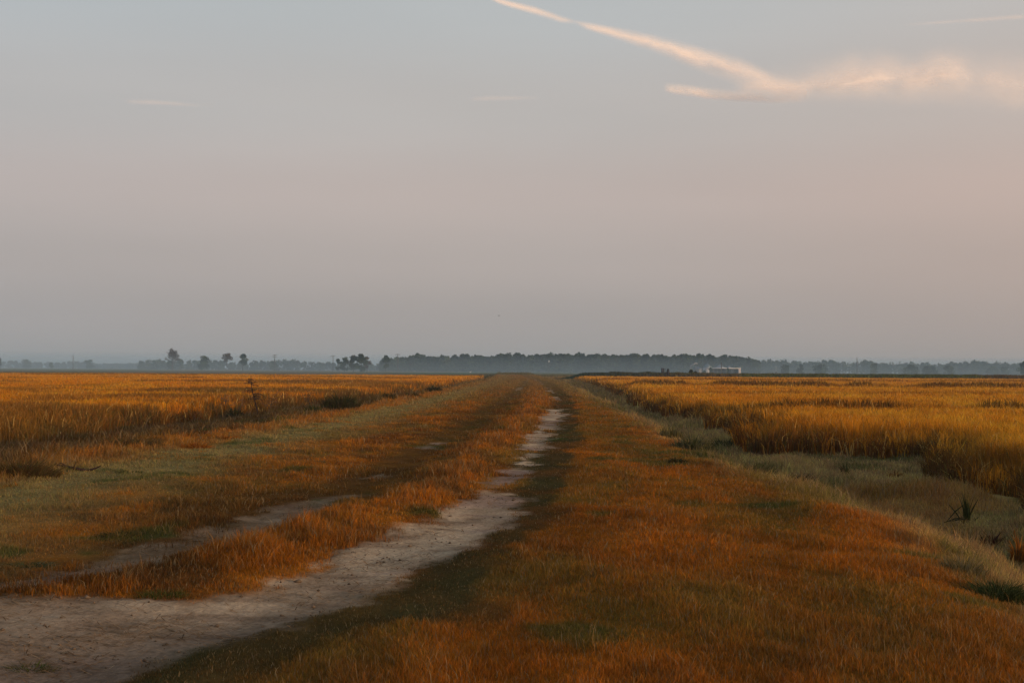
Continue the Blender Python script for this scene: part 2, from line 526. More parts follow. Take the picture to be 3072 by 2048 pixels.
def grasscol(x, y, z, jit=0.0):
    n = len(x)
    p1 = fbm(x * .75 + 3, y * .34, 51)
    p2 = fbm(x * 2.1 - 8, y * 1.0, 61)
    p3 = fbm(x * .25, y * .12, 71)
    if jit:
        p1, p2 = p1 + rng.normal(0, jit, n), p2 + rng.normal(0, jit, n)
    one = np.ones(n)
    c = mixc(np.tile(O_, (n, 1)), RU, sstep(.35, .65, p2))
    c = mixc(c, OL, sstep(.48, .66, p1) * .8)
    c = mixc(c, BR, sstep(.46, .68, p2) * .6)
    # left of the ruts, rusty, with brown hollows
    c = mixc(c, BR, np.clip(z['rutL'] * 1.1, 0, 1) * .8)
    c = mixc(c, mixc(np.tile(OL * .8, (n, 1)), BR, p2), np.clip(z['rutL'] * 1.1, 0, 1) * sstep(15, 40, y) * .6)
    c = mixc(c, GG, np.clip(z['gs'] * 1.15 * sstep(.30, .52, p2 + .14), 0, 1))
    c = mixc(c, O_ * A((1.05, 1, 1)), z['os'] * sstep(.30, .58, p1 + .08) * .85 * sstep(14, 45, y))
    c = mixc(c, mixc(np.tile(A((.15, .098, .042)), (n, 1)), BR * .8, sstep(.35, .65, p2)), z['lslope'] * (1 - z['os'] * .6))
    c = mixc(c, OL * .6, z['lslope'] * sstep(.5, .65, p1) * .7)
    # median
    m = np.clip(z['med'] * 1.2, 0, 1)
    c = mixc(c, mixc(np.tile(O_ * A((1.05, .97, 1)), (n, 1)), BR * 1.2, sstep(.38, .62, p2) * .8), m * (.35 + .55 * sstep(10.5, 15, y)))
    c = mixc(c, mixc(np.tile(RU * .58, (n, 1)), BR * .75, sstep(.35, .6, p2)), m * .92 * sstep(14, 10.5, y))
    c = mixc(c, BR * .85, sstep(X_LR(y) - 2.6, X_LR(y) - .6, x) * sstep(X_LR(y) + .4, X_LR(y) - .2, x) * sstep(.36, .6, p1) * .75 * sstep(26, 15, y))
    # dark cropped turf right of the right rut
    dk = mixc(np.tile(A((.088, .064, .024)), (n, 1)), A((.16, .075, .022)), sstep(.40, .60, p2))
    dk = mixc(dk, A((.066, .068, .024)), sstep(.5, .64, p1) * .55)
    c = mixc(c, dk, z['short'] * .92)
    # right verge
    v = mixc(np.tile(O_ * A((1.06, .96, .92)), (n, 1)), OL * A((1.12, 1.02, .9)), sstep(.42, .66, p1 + .10 * sstep(9, 30, y)) * .92)
    v = mixc(v, RU, sstep(.48, .66, p2) * .6)
    v = mixc(v, BR, sstep(.52, .70, fbm(x * 1.3 + 9, y * .7, 67)) * .35)
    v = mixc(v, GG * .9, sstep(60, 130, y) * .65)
    c = mixc(c, v, z['verge'])
    d = mixc(np.tile(GG * A((1.6, 1.5, 1.4)), (n, 1)), TAN * 1.7, sstep(.4, .6, p2))
    d = mixc(d, GR * 1.2, sstep(.50, .64, p1) * .75)
    d = mixc(d, O_ * .8, sstep(.62, .75, p3) * .5)
    c = mixc(c, d, z['ditch'])
    # the grass thins and greys along the far road
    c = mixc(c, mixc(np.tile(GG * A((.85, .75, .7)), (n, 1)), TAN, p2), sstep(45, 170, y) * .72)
    c = mixc(c, GR * 1.4, sstep(.66, .76, fbm(x * .9 + 40, y * .7, 81)) * .7 * (1 - z['med']))
    return c


# ------------------------------------------------------------------ ground: one sheet out to the horizon, the bare track a sheet of its own
def ring_knots():
    fr = np.linspace(R(-27), R(27), 720)
    rest = np.linspace(R(27), R(333), 64)[1:-1]
    return np.concatenate([fr, rest])


th = ring_knots()
rad = np.concatenate([[0.6, 1.5, 3.0, 4.0], np.exp(np.linspace(math.log(4.6), math.log(420), 640)), np.exp(np.linspace(math.log(440), math.log(30000), 60))])
nr, na = len(rad), len(th)
gx = (rad[:, None] * np.sin(th)[None, :]).ravel()
gy = (rad[:, None] * np.cos(th)[None, :]).ravel()
gz_ = layout(gx, gy)
gh = height(gx, gy, gz_)
n = len(gx)
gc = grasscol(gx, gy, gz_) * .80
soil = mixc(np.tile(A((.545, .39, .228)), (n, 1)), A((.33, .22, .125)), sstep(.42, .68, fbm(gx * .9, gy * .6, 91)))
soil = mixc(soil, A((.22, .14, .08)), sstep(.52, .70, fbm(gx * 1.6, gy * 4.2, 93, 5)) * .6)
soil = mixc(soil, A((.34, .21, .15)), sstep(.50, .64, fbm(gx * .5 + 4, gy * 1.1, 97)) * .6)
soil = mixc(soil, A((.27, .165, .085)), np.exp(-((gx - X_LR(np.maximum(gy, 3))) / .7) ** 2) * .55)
soil = mixc(soil, A((.25, .175, .11)), sstep(10.5, 7.6, gy) * .8)  # foreground darkening painted into the soil colour, deepening towards the viewer
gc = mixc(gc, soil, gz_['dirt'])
farm = sstep(YF - 4, YF + 4, gy) * sstep(8.5, 10.5, np.abs(gx - 2 - .004 * gy))
farm = np.maximum(farm, sstep(640, 780, gy))
fc = mixc(np.tile(A((.085, .105, .042)), (n, 1)), A((.15, .125, .07)), sstep(.42, .66, fbm(gx * .012, gy * .004, 95)))
fc = mixc(fc, A((.16, .13, .075)), sstep(900, 1700, gy) * .6)
gc = mixc(gc, fc, farm)
gv = np.stack([gx, gy, gh], 1)
ri, ai = np.meshgrid(np.arange(nr - 1), np.arange(na), indexing='ij')
ri, ai = ri.ravel(), ai.ravel()
an = (ai + 1) % na
quads = np.stack([ri * na + ai, ri * na + an, (ri + 1) * na + an, (ri + 1) * na + ai], 1)
isd = gz_['dirt'][quads].mean(1) > .5


def sub(name, qs):
    u, inv = np.unique(qs, return_inverse=True)
    return meshnp(name, gv[u], [inv.reshape(qs.shape)], gc[u])


hub = np.vstack([gv[:na], [[0, 0, gh[:na].mean()]]])
gq = quads[~isd]
u, inv = np.unique(gq, return_inverse=True)
gme = meshnp('ground', np.vstack([gv[u], [[0, 0, gh[:na].mean()]]]), [inv.reshape(gq.shape), np.stack([np.searchsorted(u, np.arange(na)), np.searchsorted(u, (np.arange(na) + 1) % na), np.full(na, len(u))], 1)],
             np.vstack([gc[u], [[.2, .1, .05]]]))
tag(obj('ground', gme, M_GROUND, smooth=True), 'grassy farm road embankment and flat fields running to the horizon', 'ground', kind='structure')
tag(obj('dirt_track', sub('dirt_track', quads[isd]), M_GROUND, smooth=True), 'pale bare dirt wheel ruts along the grassy farm road', 'dirt track', kind='structure')


# ------------------------------------------------------------------ blades
def blades(root, h, w, az, lean, face, col, tipcol=None, droop=0.0, mid=.55):
    """root (n,3); returns vertices, quads, tris, colours of bent tapering blades"""
    n = len(root)
    dx, dy = np.cos(az), np.sin(az)
    sx_, sy_ = np.cos(face), np.sin(face)
    hw = (w * .5)
    m = root + np.stack([dx * lean * h * .30, dy * lean * h * .30, h * mid * np.ones(n)], 1)
    t = root + np.stack([dx * lean * h, dy * lean * h, h * (1 - droop)], 1)
    s = np.stack([sx_ * hw, sy_ * hw, np.zeros(n)], 1)
    v = np.empty((n, 5, 3))
    v[:, 0], v[:, 1], v[:, 2], v[:, 3], v[:, 4] = root - s, root + s, m - s * .8, m + s * .8, t
    b = np.arange(n)[:, None] * 5
    q = b + A([[0, 1, 3, 2]])
    tr = b + A([[2, 3, 4]])
    c = np.repeat(col[:, None, :], 5, 1)
    if tipcol is not None:
        c[:, 4] = tipcol
    return v.reshape(-1, 3), q, tr, c.reshape(-1, 3)


def inrice(x, y):
    return np.minimum(sdpoly(x, y, RICE_L), sdpoly(x, y, RICE_R))


def grass():
    N = 2300000
    d = np.exp(rng.uniform(math.log(5.2), math.log(420), N))
    u = rng.uniform(-.42, .42, N)
    x = u * d + rng.normal(0, .25, N)
    y = d
    keep = (x > X_LF(y) - 3) & (x < np.interp(y, [0, 30, 100, 420], [14, 16, 16, 26]))
    x, y = x[keep], y[keep]
    r = inrice(x, y)
    k = r > .02
    x, y, r = x[k], y[k], r[k]
    z = layout(x, y)
    tuft = fbm(x * 2.6, y * 2.2, 101, 3)
    # height of the sward
    hh = .026 + .022 * sstep(.4, .7, tuft)
    hh = hh + z['med'] * .060 * (.5 + .5 * sstep(.30, .6, tuft)) * (1 - sstep(50, 120, y)) * (.22 + .78 * sstep(9.8, 15, y)) - z['rutL'] * .022
    hh = hh * (1 - z['short']) + .022 * z['short']
    hh = hh + z['verge'] * (1 - z['ditch']) * .008 + z['ditch'] * (.04 + .13 * sstep(.50, .72, fbm(x * .8, y * .5, 111)))
    hh = hh + z['lslope'] * (.03 + .13 * sstep(.42, .68, fbm(x * .6, y * .35, 121))) + z['os'] * .05
    lump = fbm(x * 1.3 + 5, y * .9, 117, 4)
    leftside = (1 - z['verge']) * (1 - z['short']) * (1 - z['gs'] * .7) * (1 - z['lslope'] * .85) * (1 - z['med'] * .85)
    hh = hh * (1 + .6 * sstep(25, 90, y)) * (1 + leftside * (1.1 * sstep(.45, .68, lump) - .1)) * (1 + .8 * (1 - leftside) * (lump - .5))
    hh = hh + .03 * z['med'] * (.3 + .7 * sstep(9.5, 13, y)) * sstep(.42, .62, lump) * (1 - sstep(50, 120, y))
    dens = (1 - z['dirt']) ** 2.5
    dens = np.maximum(dens, .0)
    dens *= 1 - .75 * sstep(.50, .36, tuft) * sstep(12, 7, y) * z['short']
    dens *= 1 - .45 * z['rutL'] * sstep(.6, .45, tuft)
    k = rng.random(len(x)) < dens
    x, y, hh, tuft, r = x[k], y[k], hh[k], tuft[k], r[k]
    z = {a: b[k] for a, b in z.items()}
    n = len(x)
    root = np.stack([x, y, height(x, y, z) - .01], 1)
    h = hh * np.minimum(rng.lognormal(0, .28, n), 1.8)
    w = np.maximum(.0022, y * .00042) * rng.uniform(.6, 1.5, n)
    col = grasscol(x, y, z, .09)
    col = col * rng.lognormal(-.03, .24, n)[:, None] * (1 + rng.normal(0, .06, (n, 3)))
    tall = rng.random(n) < .018 * (1 - z['short'])
    h[tall] = np.minimum(h[tall] * rng.uniform(1.5, 2.6, tall.sum()), .26)
    w[tall] *= .75
    col[tall] = A((.30, .17, .06)) * rng.uniform(.5, 1.2, (tall.sum(), 1))
    st = rng.random(n) < (.05 + .03 * z['ditch'])
    col[st] = ST * rng.uniform(.40, .85, (st.sum(), 1))
    h[st] *= 1.25
    col = np.clip(col, .004, .7)
    az = rng.uniform(0, 2 * np.pi, n)
    v, q, t, c = blades(root, h, w, az, rng.uniform(.1, .65, n), rng.uniform(0, np.pi, n), col, np.clip(col * 1.15, 0, .75), droop=rng.uniform(0, .25, n))
    tag(obj('grass', meshnp('grass', v, [q, t], c), M_GRASS), 'rusty orange and olive grass over the road verges and median', 'grass', kind='stuff')


def clods():
    g = np.random.default_rng(55)
    N = 9000
    d = np.exp(g.uniform(math.log(5.8), math.log(26), N))
    x, y = g.uniform(-.42, .3, N) * d, d
    z = layout(x, y)
    k = (z['dirt'] > .5) & (g.random(N) < .15 + .85 * sstep(.5, .66, fbm(x * 1.4, y * 1.4, 133)))
    x, y = x[k], y[k]
    z = {a: b[k] for a, b in z.items()}
    n = len(x)
    base = A([(1, 0, 0), (0, 1, 0), (-1, 0, 0), (0, -1, 0), (0, 0, .8), (0, 0, -.5)], float)
    tri = A([(0, 1, 4), (1, 2, 4), (2, 3, 4), (3, 0, 4), (1, 0, 5), (2, 1, 5), (3, 2, 5), (0, 3, 5)])
    r = g.lognormal(math.log(.007), .5, n)
    V = base[None] * r[:, None, None] * g.uniform(.6, 1.4, (n, 6, 1)) + np.stack([x, y, height(x, y, z) + r * .3], 1)[:, None]
    T = (tri[None] + np.arange(n)[:, None, None] * 6).reshape(-1, 3)
    c = A((.30, .21, .13)) * g.uniform(.4, 1.1, (n, 1))
    tag(obj('soil_clods', meshnp('soil_clods', V.reshape(-1, 3), [T], np.repeat(c, 6, 0)), M_GRASS), 'small crumbs of soil and grit lying on the bare track', 'soil crumbs', kind='stuff')


def litter():
    N = 130000
    d = np.exp(rng.uniform(math.log(5.5), math.log(40), N))
    x, y = rng.uniform(-.42, .42, N) * d, d
    z = layout(x, y)
    k = (z['dirt'] > .35) & (rng.random(N) < .22 + .9 * sstep(.48, .68, fbm(x * 2.5, y * 1.6, 131)) * .8)
    x, y = x[k], y[k]
    z = {a: b[k] for a, b in z.items()}
    n = len(x)
    L_ = rng.uniform(.02, .10, n)
    az = rng.normal(0.1, .55, n) + np.pi * (rng.random(n) < .5)
    g = height(x, y, z)
    w = np.maximum(.0016, y * .00026) * rng.uniform(.6, 1.4, n)
    p0 = np.stack([x, y, g + .004], 1)
    p1 = p0 + np.stack([np.cos(az) * L_, np.sin(az) * L_, rng.uniform(.002, .02, n)], 1)
    s = np.stack([-np.sin(az) * w, np.cos(az) * w, np.zeros(n)], 1)
    v = np.empty((n, 4, 3))
    v[:, 0], v[:, 1], v[:, 2], v[:, 3] = p0 - s, p0 + s, p1 + s, p1 - s
    q = np.arange(n)[:, None] * 4 + A([[0, 1, 2, 3]])
    pal = A([(.46, .31, .16), (.26, .14, .06), (.12, .07, .035), (.40, .20, .07), (.36, .22, .10)])
    c = pal[rng.integers(0, 5, n)] * rng.uniform(.6, 1.2, (n, 1))
    tag(obj('straw_litter', meshnp('straw_litter', v.reshape(-1, 3), [q], np.repeat(c, 4, 0)), M_GRASS), 'loose dry straw scattered over the bare dirt track', 'straw', kind='stuff')


RI1, RI2, RI3, STK = A((.74, .335, .026)), A((.66, .255, .017)), A((.50, .175, .015)), A((.22, .078, .014))


def levee(x, y, side):
    """low contour levees and lodged patches inside the fields: where the plants stand higher, browner and weedier"""
    g = np.zeros(np.shape(x))
    if side > 0:
        for d0, sl, wd, dp in ((57, .10, .8, 1.3), (92, .05, 1.8, .55), (138, -.02, 3.4, 1.2), (215, .02, 6.0, .75)):
            yc = d0 + sl * (x - 10) + (fbm(x * .10, x * 0, 151 + d0) - .5) * wd * 3.0
            g = np.maximum(g, dp * np.exp(-((y - yc) / wd) ** 2) * (.25 + .75 * sstep(.22, .5, fbm(x * .22, y * .05, 155))))
    else:
        g = .85 * sstep(.56, .68, fbm(x * .06, y * .045, 161, 4))
        g = np.maximum(g, .8 * sstep(.58, .70, fbm(x * .35 + 7, y * .30, 165, 3)) * sstep(140, 60, y))
    return g


def canopy(x, y, side):
    """height of the rice above its own ground"""
    h = .84 + (fbm(x * .7, y * .35, 141, 3) - .5) * .20 + (fbm(x * .06, y * .03, 145, 3) - .5) * .12
    return h + (.26 if side > 0 else .08) * levee(x, y, side) * (1 + .6 * sstep(60, 140, y))


def rice(side):
    poly = RICE_R if side > 0 else RICE_L
    mb = MB()
    # dense body of stems: a sheet just under the ears that falls to the ground at the field edge
    if side > 0:
        tt = np.linspace(.02, .50, 300)
    else:
        tt = np.linspace(-.52, .0, 320)
    rr = np.exp(np.linspace(math.log(18), math.log(YF), 300))
    X, Y = (rr[:, None] * tt[None, :]).ravel(), np.repeat(rr, len(tt))
    sd = sdpoly(X, Y, poly) + (fbm(X * .8, Y * .45, 171, 4) - .5) * 2.0
    zz = ZF + canopy(X, Y, side) * (.36 + .26 * sstep(-1.0, -2.6, sd)) * sstep(-.2, -.9, sd) - .12
    i, j = np.meshgrid(np.arange(len(rr) - 1), np.arange(len(tt) - 1), indexing='ij')
    i, j = i.ravel(), j.ravel()
    nc = len(tt)
    q = np.stack([i * nc + j, i * nc + j + 1, (i + 1) * nc + j + 1, (i + 1) * nc + j], 1)
    q = q[(sd[q] < -.05).all(1)]
    cc = mixc(np.tile(STK * A((.8, .75, .8)), (len(X), 1)), RI2 * .8, sstep(40, 160, Y))
    mb.add(np.stack([X, Y, zz], 1), q, None, cc)
    # plants
    N = 640000
    d = np.exp(rng.uniform(math.log(20), math.log(YF), N))
    uu = rng.uniform(.02, .46, N) * (1 if side > 0 else -1)
    x, y = uu * d, d
    # rows of extra plants on the exposed edge
    sd = sdpoly(x, y, poly) + (fbm(x * .8, y * .45, 171, 4) - .5) * 2.0
    k = sd < .05
    x, y, sd = x[k], y[k], sd[k]
    n = len(x)
    ch = canopy(x, y, side)
    edge = sstep(-2.6, -.3, sd)
    frac = np.where(rng.random(n) < .25 + edge * .6, 1.0, rng.uniform(.35, .6, n))   # how much of the plant is built below its ear
    ln = ch * rng.uniform(.86, 1.12, n) * (1 + edge * ((fbm(x * 1.1, y * .7, 199, 3) - .5) * 1.3 - (.20 if side > 0 else .04)))
    root = np.stack([x, y, ZF + ln * (1 - frac)], 1)
    low = sd > -.25
    ln = np.where(low, ln * rng.uniform(.4, .9, n), ln)
    root[low, 2] = ZF
    dead = (sd > -1.1) & (rng.random(n) < .78)
    ln = np.where(dead & ~low, ln * rng.uniform(.35, .82, n), ln)
    root[dead, 2] = ZF
    fl = np.where(low | dead, ln, ln * frac)
    w = np.maximum(.005, y * .00050) * rng.uniform(.55, 1.4, n)
    p = fbm(x * .30, y * .12, 181)
    p2 = fbm(x * .9, y * .5, 191)
    col = mixc(np.tile(RI1, (n, 1)), RI2, sstep(.35, .68, p) if side > 0 else sstep(.28, .62, p))
    col = mixc(col, RI3, sstep(.52, .72, p2) * .7)
    if side < 0:
        col = col * A((1.14, 1.04, .9))
    if side < 0:
        col = mixc(col, A((.22, .13, .022)), sstep(.55, .70, fbm(x * .18 + 5, y * .10, 195)) * .6)
    col = mixc(col, STK * A((.75, .72, .8)), edge * np.where(dead, .95 if side > 0 else .38, .15))
    col = mixc(col, A((.070, .036, .013)), edge * sstep(.46, .62, fbm(x * .9 + 2, y * .5, 197, 3)) * .8)
    lv = levee(x, y, side)
    col = mixc(col, mixc(np.tile(A((.10, .042, .011)), (n, 1)), A((.075, .055, .016)), rng.random(n)) * (1.0 if side > 0 else 1.9), np.clip(lv, 0, 1) * .88)
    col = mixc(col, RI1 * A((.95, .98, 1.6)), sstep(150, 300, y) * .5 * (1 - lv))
    col = mixc(col, A((.12, .10, .025)), (rng.random(n) < .05 + .12 * edge) * .8)
    st = rng.random(n) < .05
    col[st] = A((.60, .36, .10))
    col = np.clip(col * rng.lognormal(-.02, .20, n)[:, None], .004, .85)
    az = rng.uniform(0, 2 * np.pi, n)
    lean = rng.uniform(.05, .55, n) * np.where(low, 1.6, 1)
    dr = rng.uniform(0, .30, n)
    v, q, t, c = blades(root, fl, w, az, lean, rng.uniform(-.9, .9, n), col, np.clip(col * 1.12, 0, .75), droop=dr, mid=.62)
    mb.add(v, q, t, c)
    o = mb.build('rice_field', M_RICE)
    tag(o, 'ripe orange rice field %s' % ('on the right of the road, crossed by darker levee lines' if side > 0 else 'on the left of the road, behind the weedy bank'), 'rice field', 'rice fields beside the road', 'stuff')


grass()
clods()
litter()
rice(1)
rice(-1)


# ------------------------------------------------------------------ weedy bank beyond the right field and rough green field edges
def bank():
    mb = MB()
    xs = np.linspace(10.5, 260, 700)
    # the low earth bank itself
    top = .36 - .7 * sstep(20, 10, xs) + (fbm(xs * .08, xs * 0, 201) - .5) * .25
    prof = [(-2.6, 0), (-1.0, 1), (1.0, 1), (2.6, 0)]
    v = np.concatenate([np.stack([xs, np.full_like(xs, YF + 6 + o), ZF - .05 + (top - ZF) * k_], 1) for o, k_ in prof])
    m = len(xs)
    q = []
    for a in range(3):
        ii = np.arange(m - 1)
        q.append(np.stack([a * m + ii, a * m + ii + 1, (a + 1) * m + ii + 1, (a + 1) * m + ii], 1))
    mb.add(v, np.concatenate(q), None, (.12, .10, .045))
    n = 42000
    x = rng.uniform(10.0, 230, n)
    y = YF + 6 + rng.normal(0, 1.6, n)
    k = (.8 + .35 * sstep(.45, .75, fbm(x * .25, x * 0 + 3, 211)) * sstep(60, 14, x)) * sstep(8.5, 19, x)
    h = (.74 + .35 * fbm(x * .6, y * .3, 215)) * k * rng.uniform(.6, 1.3, n)
    root = np.stack([x, y, ZF + .86 - .7 * sstep(20, 10, x) - .15 * np.abs(y - YF - 6) / 2.6], 1)
    g = mixc(np.tile(A((.115, .125, .038)), (n, 1)), A((.16, .105, .045)), sstep(.45, .65, fbm(x * .09, y * .2, 221)))
    g = mixc(g, A((.04, .055, .024)), sstep(55, 16, x) * .85)
    g = g * rng.lognormal(0, .3, n)[:, None]
    vv, q, t, c = blades(root, h, rng.uniform(.12, .32, n), rng.uniform(0, 6.28, n), rng.uniform(.1, .8, n), rng.uniform(-.8, .8, n), g)
    mb.add(vv, q, t, c)
    tag(mb.build('weedy_bank', M_WEED), 'low dark green weedy levee along the far edge of the right rice field', 'levee', kind='stuff')
    # shaggy far end of the left field and of the road
    mb = MB()
    n = 9000
    x = rng.uniform(-190, -5, n)
    y = YF + 3 + rng.normal(0, 2.0, n)
    h = .55 * rng.uniform(.5, 1.2, n) * (.5 + fbm(x * .2, y * .1, 231))
    root = np.stack([x, y, np.full(n, ZF)], 1)
    g = mixc(np.tile(A((.09, .11, .045)), (n, 1)), A((.15, .12, .06)), fbm(x * .1, y * .1, 235)) * rng.lognormal(0, .25, n)[:, None]
    vv, q, t, c = blades(root, h, rng.uniform(.12, .3, n), rng.uniform(0, 6.28, n), rng.uniform(.1, .8, n), rng.uniform(-.8, .8, n), g)
    mb.add(vv, q, t, c)
    n = 5000
    x = rng.uniform(-14, 22, n)
    y = rng.uniform(430, 620, n)
    root = np.stack([x, y, height(x, y)], 1)
    h = rng.uniform(.15, .5, n) * (.4 + sstep(.4, .7, fbm(x * .3, y * .05, 237)))
    g = mixc(np.tile(A((.10, .11, .04)), (n, 1)), A((.19, .14, .06)), fbm(x * .3, y * .05, 239))
    vv, q, t, c = blades(root, h, rng.uniform(.15, .35, n), rng.uniform(0, 6.28, n), rng.uniform(.1, .8, n), rng.uniform(-.8, .8, n), g)
    mb.add(vv, q, t, c)
    tag(mb.build('rough_grass', M_WEED), 'hazy rough green grass beyond the left rice field and the end of the road', 'grass', kind='stuff')


bank()


# ------------------------------------------------------------------ trees
def crown_arrays(g, Hc, Wc, zc0, nblob, nleaf, leaf, open_=0.0, flat=1.0):
    """clumps of leaf-sized faces through the volume of a crown; returns v, quads, colour factor"""
    th_ = g.uniform(0, 2 * np.pi, nblob)
    u = g.uniform(0.02, 1, nblob)
    zc = zc0 + Hc * (u * .82 + .07)
    rr = Wc * .5 * np.sqrt(np.clip(1 - (2 * u - .8) ** 2 * .75, .1, 1)) * g.uniform(.2, .80, nblob)
    cx, cy = rr * np.cos(th_), rr * np.sin(th_)
    br = Wc * g.uniform(.17, .31, nblob) * (1 - .35 * open_)
    which = g.integers(0, nblob, nleaf)
    dr = g.normal(0, 1, (nleaf, 3))
    dr /= np.linalg.norm(dr, axis=1)[:, None]
    rad_ = br[which] * g.uniform(.25, 1.0, nleaf) ** .6
    P = np.stack([cx[which], cy[which], zc[which]], 1) + dr * rad_[:, None] * A((1, 1, .72 * flat))
    a = g.normal(0, 1, (nleaf, 3))
    a /= np.linalg.norm(a, axis=1)[:, None]
    b = np.cross(a, g.normal(0, 1, (nleaf, 3)))
    b /= np.linalg.norm(b, axis=1)[:, None]
    sz = leaf * g.uniform(.5, 1.25, nleaf)[:, None]
    v = np.empty((nleaf, 4, 3))
    v[:, 0], v[:, 1], v[:, 2], v[:, 3] = P - a * sz, P - b * sz * .7, P + a * sz, P + b * sz * .7
    f = (g.lognormal(0, .22, nblob)[which] * g.lognormal(0, .18, nleaf))
    return v.reshape(-1, 3), np.arange(nleaf)[:, None] * 4 + A([[0, 1, 2, 3]]), np.repeat(f, 4), np.stack([cx, cy, zc], 1), br


GREENS = [A((.045, .070, .030)), A((.060, .080, .032)), A((.080, .078, .036)), A((.040, .060, .034)), A((.095, .075, .045))]


def tree(name, label, px, ytop, wpx, dist, ybase=None, shape='round', col=0, group='trees beyond the fields', seed=0, nleaf=900, trunk_frac=.25, open_=0.0, cat='tree'):
    g = np.random.default_rng(1000 + seed)
    dist = dist * .86 if dist > 1000 else dist
    base = at(px, 1107, dist)
    base[2] = ZF
    Ht = at(px, ytop, dist)[2] - ZF
    Wd = wpx * 1.22 / FPX * dist
    trunk_frac *= .75
    t = thing(name, label, cat, base, group)
    zc0 = Ht * trunk_frac
    v, q, f, bc, br = crown_arrays(g, Ht - zc0 - Wd * .04, Wd * .86, zc0, 16 if not open_ else 11, int(nleaf * 1.6), max(.28, dist * (.00052 if not open_ else .00046)), open_)
    v[:, 2] = np.minimum(v[:, 2], Ht * 1.02)
    mb = MB()
    zz = np.linspace(-.3, Ht * .80, 7)
    wob = np.cumsum(g.normal(0, Wd * .012, (7, 2)), 0)
    r0 = max(.16, Ht * .022)
    tp = np.column_stack([wob - wob[0], zz])
    mb.tube(tp, np.linspace(r0, r0 * .25, 7), 7, (.075, .062, .052))
    for k in range(min(len(bc), 11)):
        s_ = tp[np.argmin(np.abs(tp[:, 2] - max(Ht * trunk_frac * .7, bc[k, 2] - Wd * .25)))]
        e_ = bc[k]
        mid_ = (s_ + e_) / 2 + A((0, 0, -.06 * Ht)) + g.normal(0, .03 * Wd, 3)
        mb.tube([s_, mid_, e_], [r0 * .42, r0 * .28, r0 * .1], 5, (.075, .062, .052))
    mb.build('trunk', M_BARK, t)
    mc = MB()
    mc.add(v, q, None, np.clip(GREENS[col][None] * f[:, None], .008, .3))
    mc.build('crown', M_LEAF, t)
    return t


def branchy(mb, g, p, d, L_, r, depth, col, spread=.6, up=.25, kids=(2, 4), minr=.01):
    n = 4
    pts = [np.array(p, float)]
    dd = np.array(d, float)
    for i in range(n):
        dd = dd + g.normal(0, .13, 3) + A((0, 0, up * .15))
        dd /= np.linalg.norm(dd)
        pts.append(pts[-1] + dd * L_ / n)
    mb.tube(pts, np.linspace(r, max(r * .45, minr), n + 1), 5 if depth > 1 else 4, col)
    if depth <= 0:
        return
    for k in range(g.integers(kids[0], kids[1] + 1)):
        f = g.uniform(.35, 1.0)
        i = min(int(f * n), n - 1)
        q = pts[i] + (pts[i + 1] - pts[i]) * (f * n - i)
        nd = dd + g.normal(0, spread, 3)
        nd[2] += up
        nd /= np.linalg.norm(nd)
        branchy(mb, g, q, nd, L_ * g.uniform(.5, .75), max(r * .5, minr), depth - 1, col, spread, up, kids, minr)


def bare_tree(px, ytop, wpx, dist):
    g = np.random.default_rng(77)
    base = at(px, 1107, dist); base[2] = ZF
    Ht = at(px, ytop, dist)[2] - ZF
    t = thing('bare_tree', 'tall leafless grey tree with a fan of bare branches, left horizon', 'tree', base, 'trees beyond the fields')
    mb = MB()
    col = (.10, .085, .08)
    mb.tube([(0, 0, -.3), (.1, 0, Ht * .3), (-.15, 0, Ht * .6), (.1, 0, Ht * .98)], [.5, .38, .26, .08], 8, col)
    mb.build('trunk', M_BARK, t)
    mb = MB()
    for k in range(26):
        f = g.uniform(.22, .92)
        a = g.uniform(0, 6.28)
        d = A((math.cos(a) * (1 - f * .55), math.sin(a) * (1 - f * .55), .85))
        branchy(mb, g, (0, 0, Ht * f * .92), d / np.linalg.norm(d), Ht * .34 * (1.12 - f * .8), .17, 3, col, .5, .25, (2, 4), .10)
    mb.build('branches', M_BARK, t)


def woods(name, label, sky, dist, dj, wpx, dens, seed, leaf_n=260, rows=2, cols=(0, 1, 3), x0=None, x1=None, tfrac=-.04, skip=None):
    """a far wood that reads as one mass, its skyline following the photograph"""
    g = np.random.default_rng(seed)
    sx_, sy_ = np.array([s[0] for s in sky], float), np.array([s[1] for s in sky], float)
    mb, mc = MB(), MB()
    for row in range(rows):
        x = sx_[0]
        while x < sx_[-1]:
            dd = dist + row * 35 + g.uniform(-dj, dj)
            wp = wpx * g.uniform(.65, 1.5)
            yt = np.interp(x, sx_, sy_) + (g.uniform(-1.5, 3.0) if row == 0 else g.uniform(3, 9))
            Ht = at(x, yt, dd)[2] - ZF
            b = at(x, 1107, dd)
            Wd = wp / FPX * dd
            tf = tfrac
            nl = leaf_n
            if skip is not None and any(a < x < b_ for a, b_ in skip):
                tf, nl = .12, int(leaf_n * .30)
            v, q, f, bc, br = crown_arrays(g, Ht * (1 - tf) - Wd * .05, Wd * 1.15, Ht * tf, 22, nl, max(.5, dd * .00075))
            v[:, 2] = np.minimum(v[:, 2], Ht * 1.03)
            v += A((b[0], b[1], ZF))
            cc = GREENS[cols[g.integers(0, len(cols))]]
            mc.add(v, q, None, np.clip(cc[None] * f[:, None], .006, .3))
            tz = np.linspace(0, Ht * .8, 3)
            mb.tube(np.column_stack([np.full(3, b[0]), np.full(3, b[1]), ZF + tz]), [.3, .25, .1], 4, (.07, .06, .05), False)
            x += wp * dens * g.uniform(.6, 1.3) * (1.5 if row == 0 else 1)
    mc.v += mb.v
    mc.c += mb.c
    mc.q += [q_ + mc.n for q_ in mb.q]
    mc.n += mb.n
    tag(mc.build(name, M_LEAF), label, 'woods', kind='stuff')


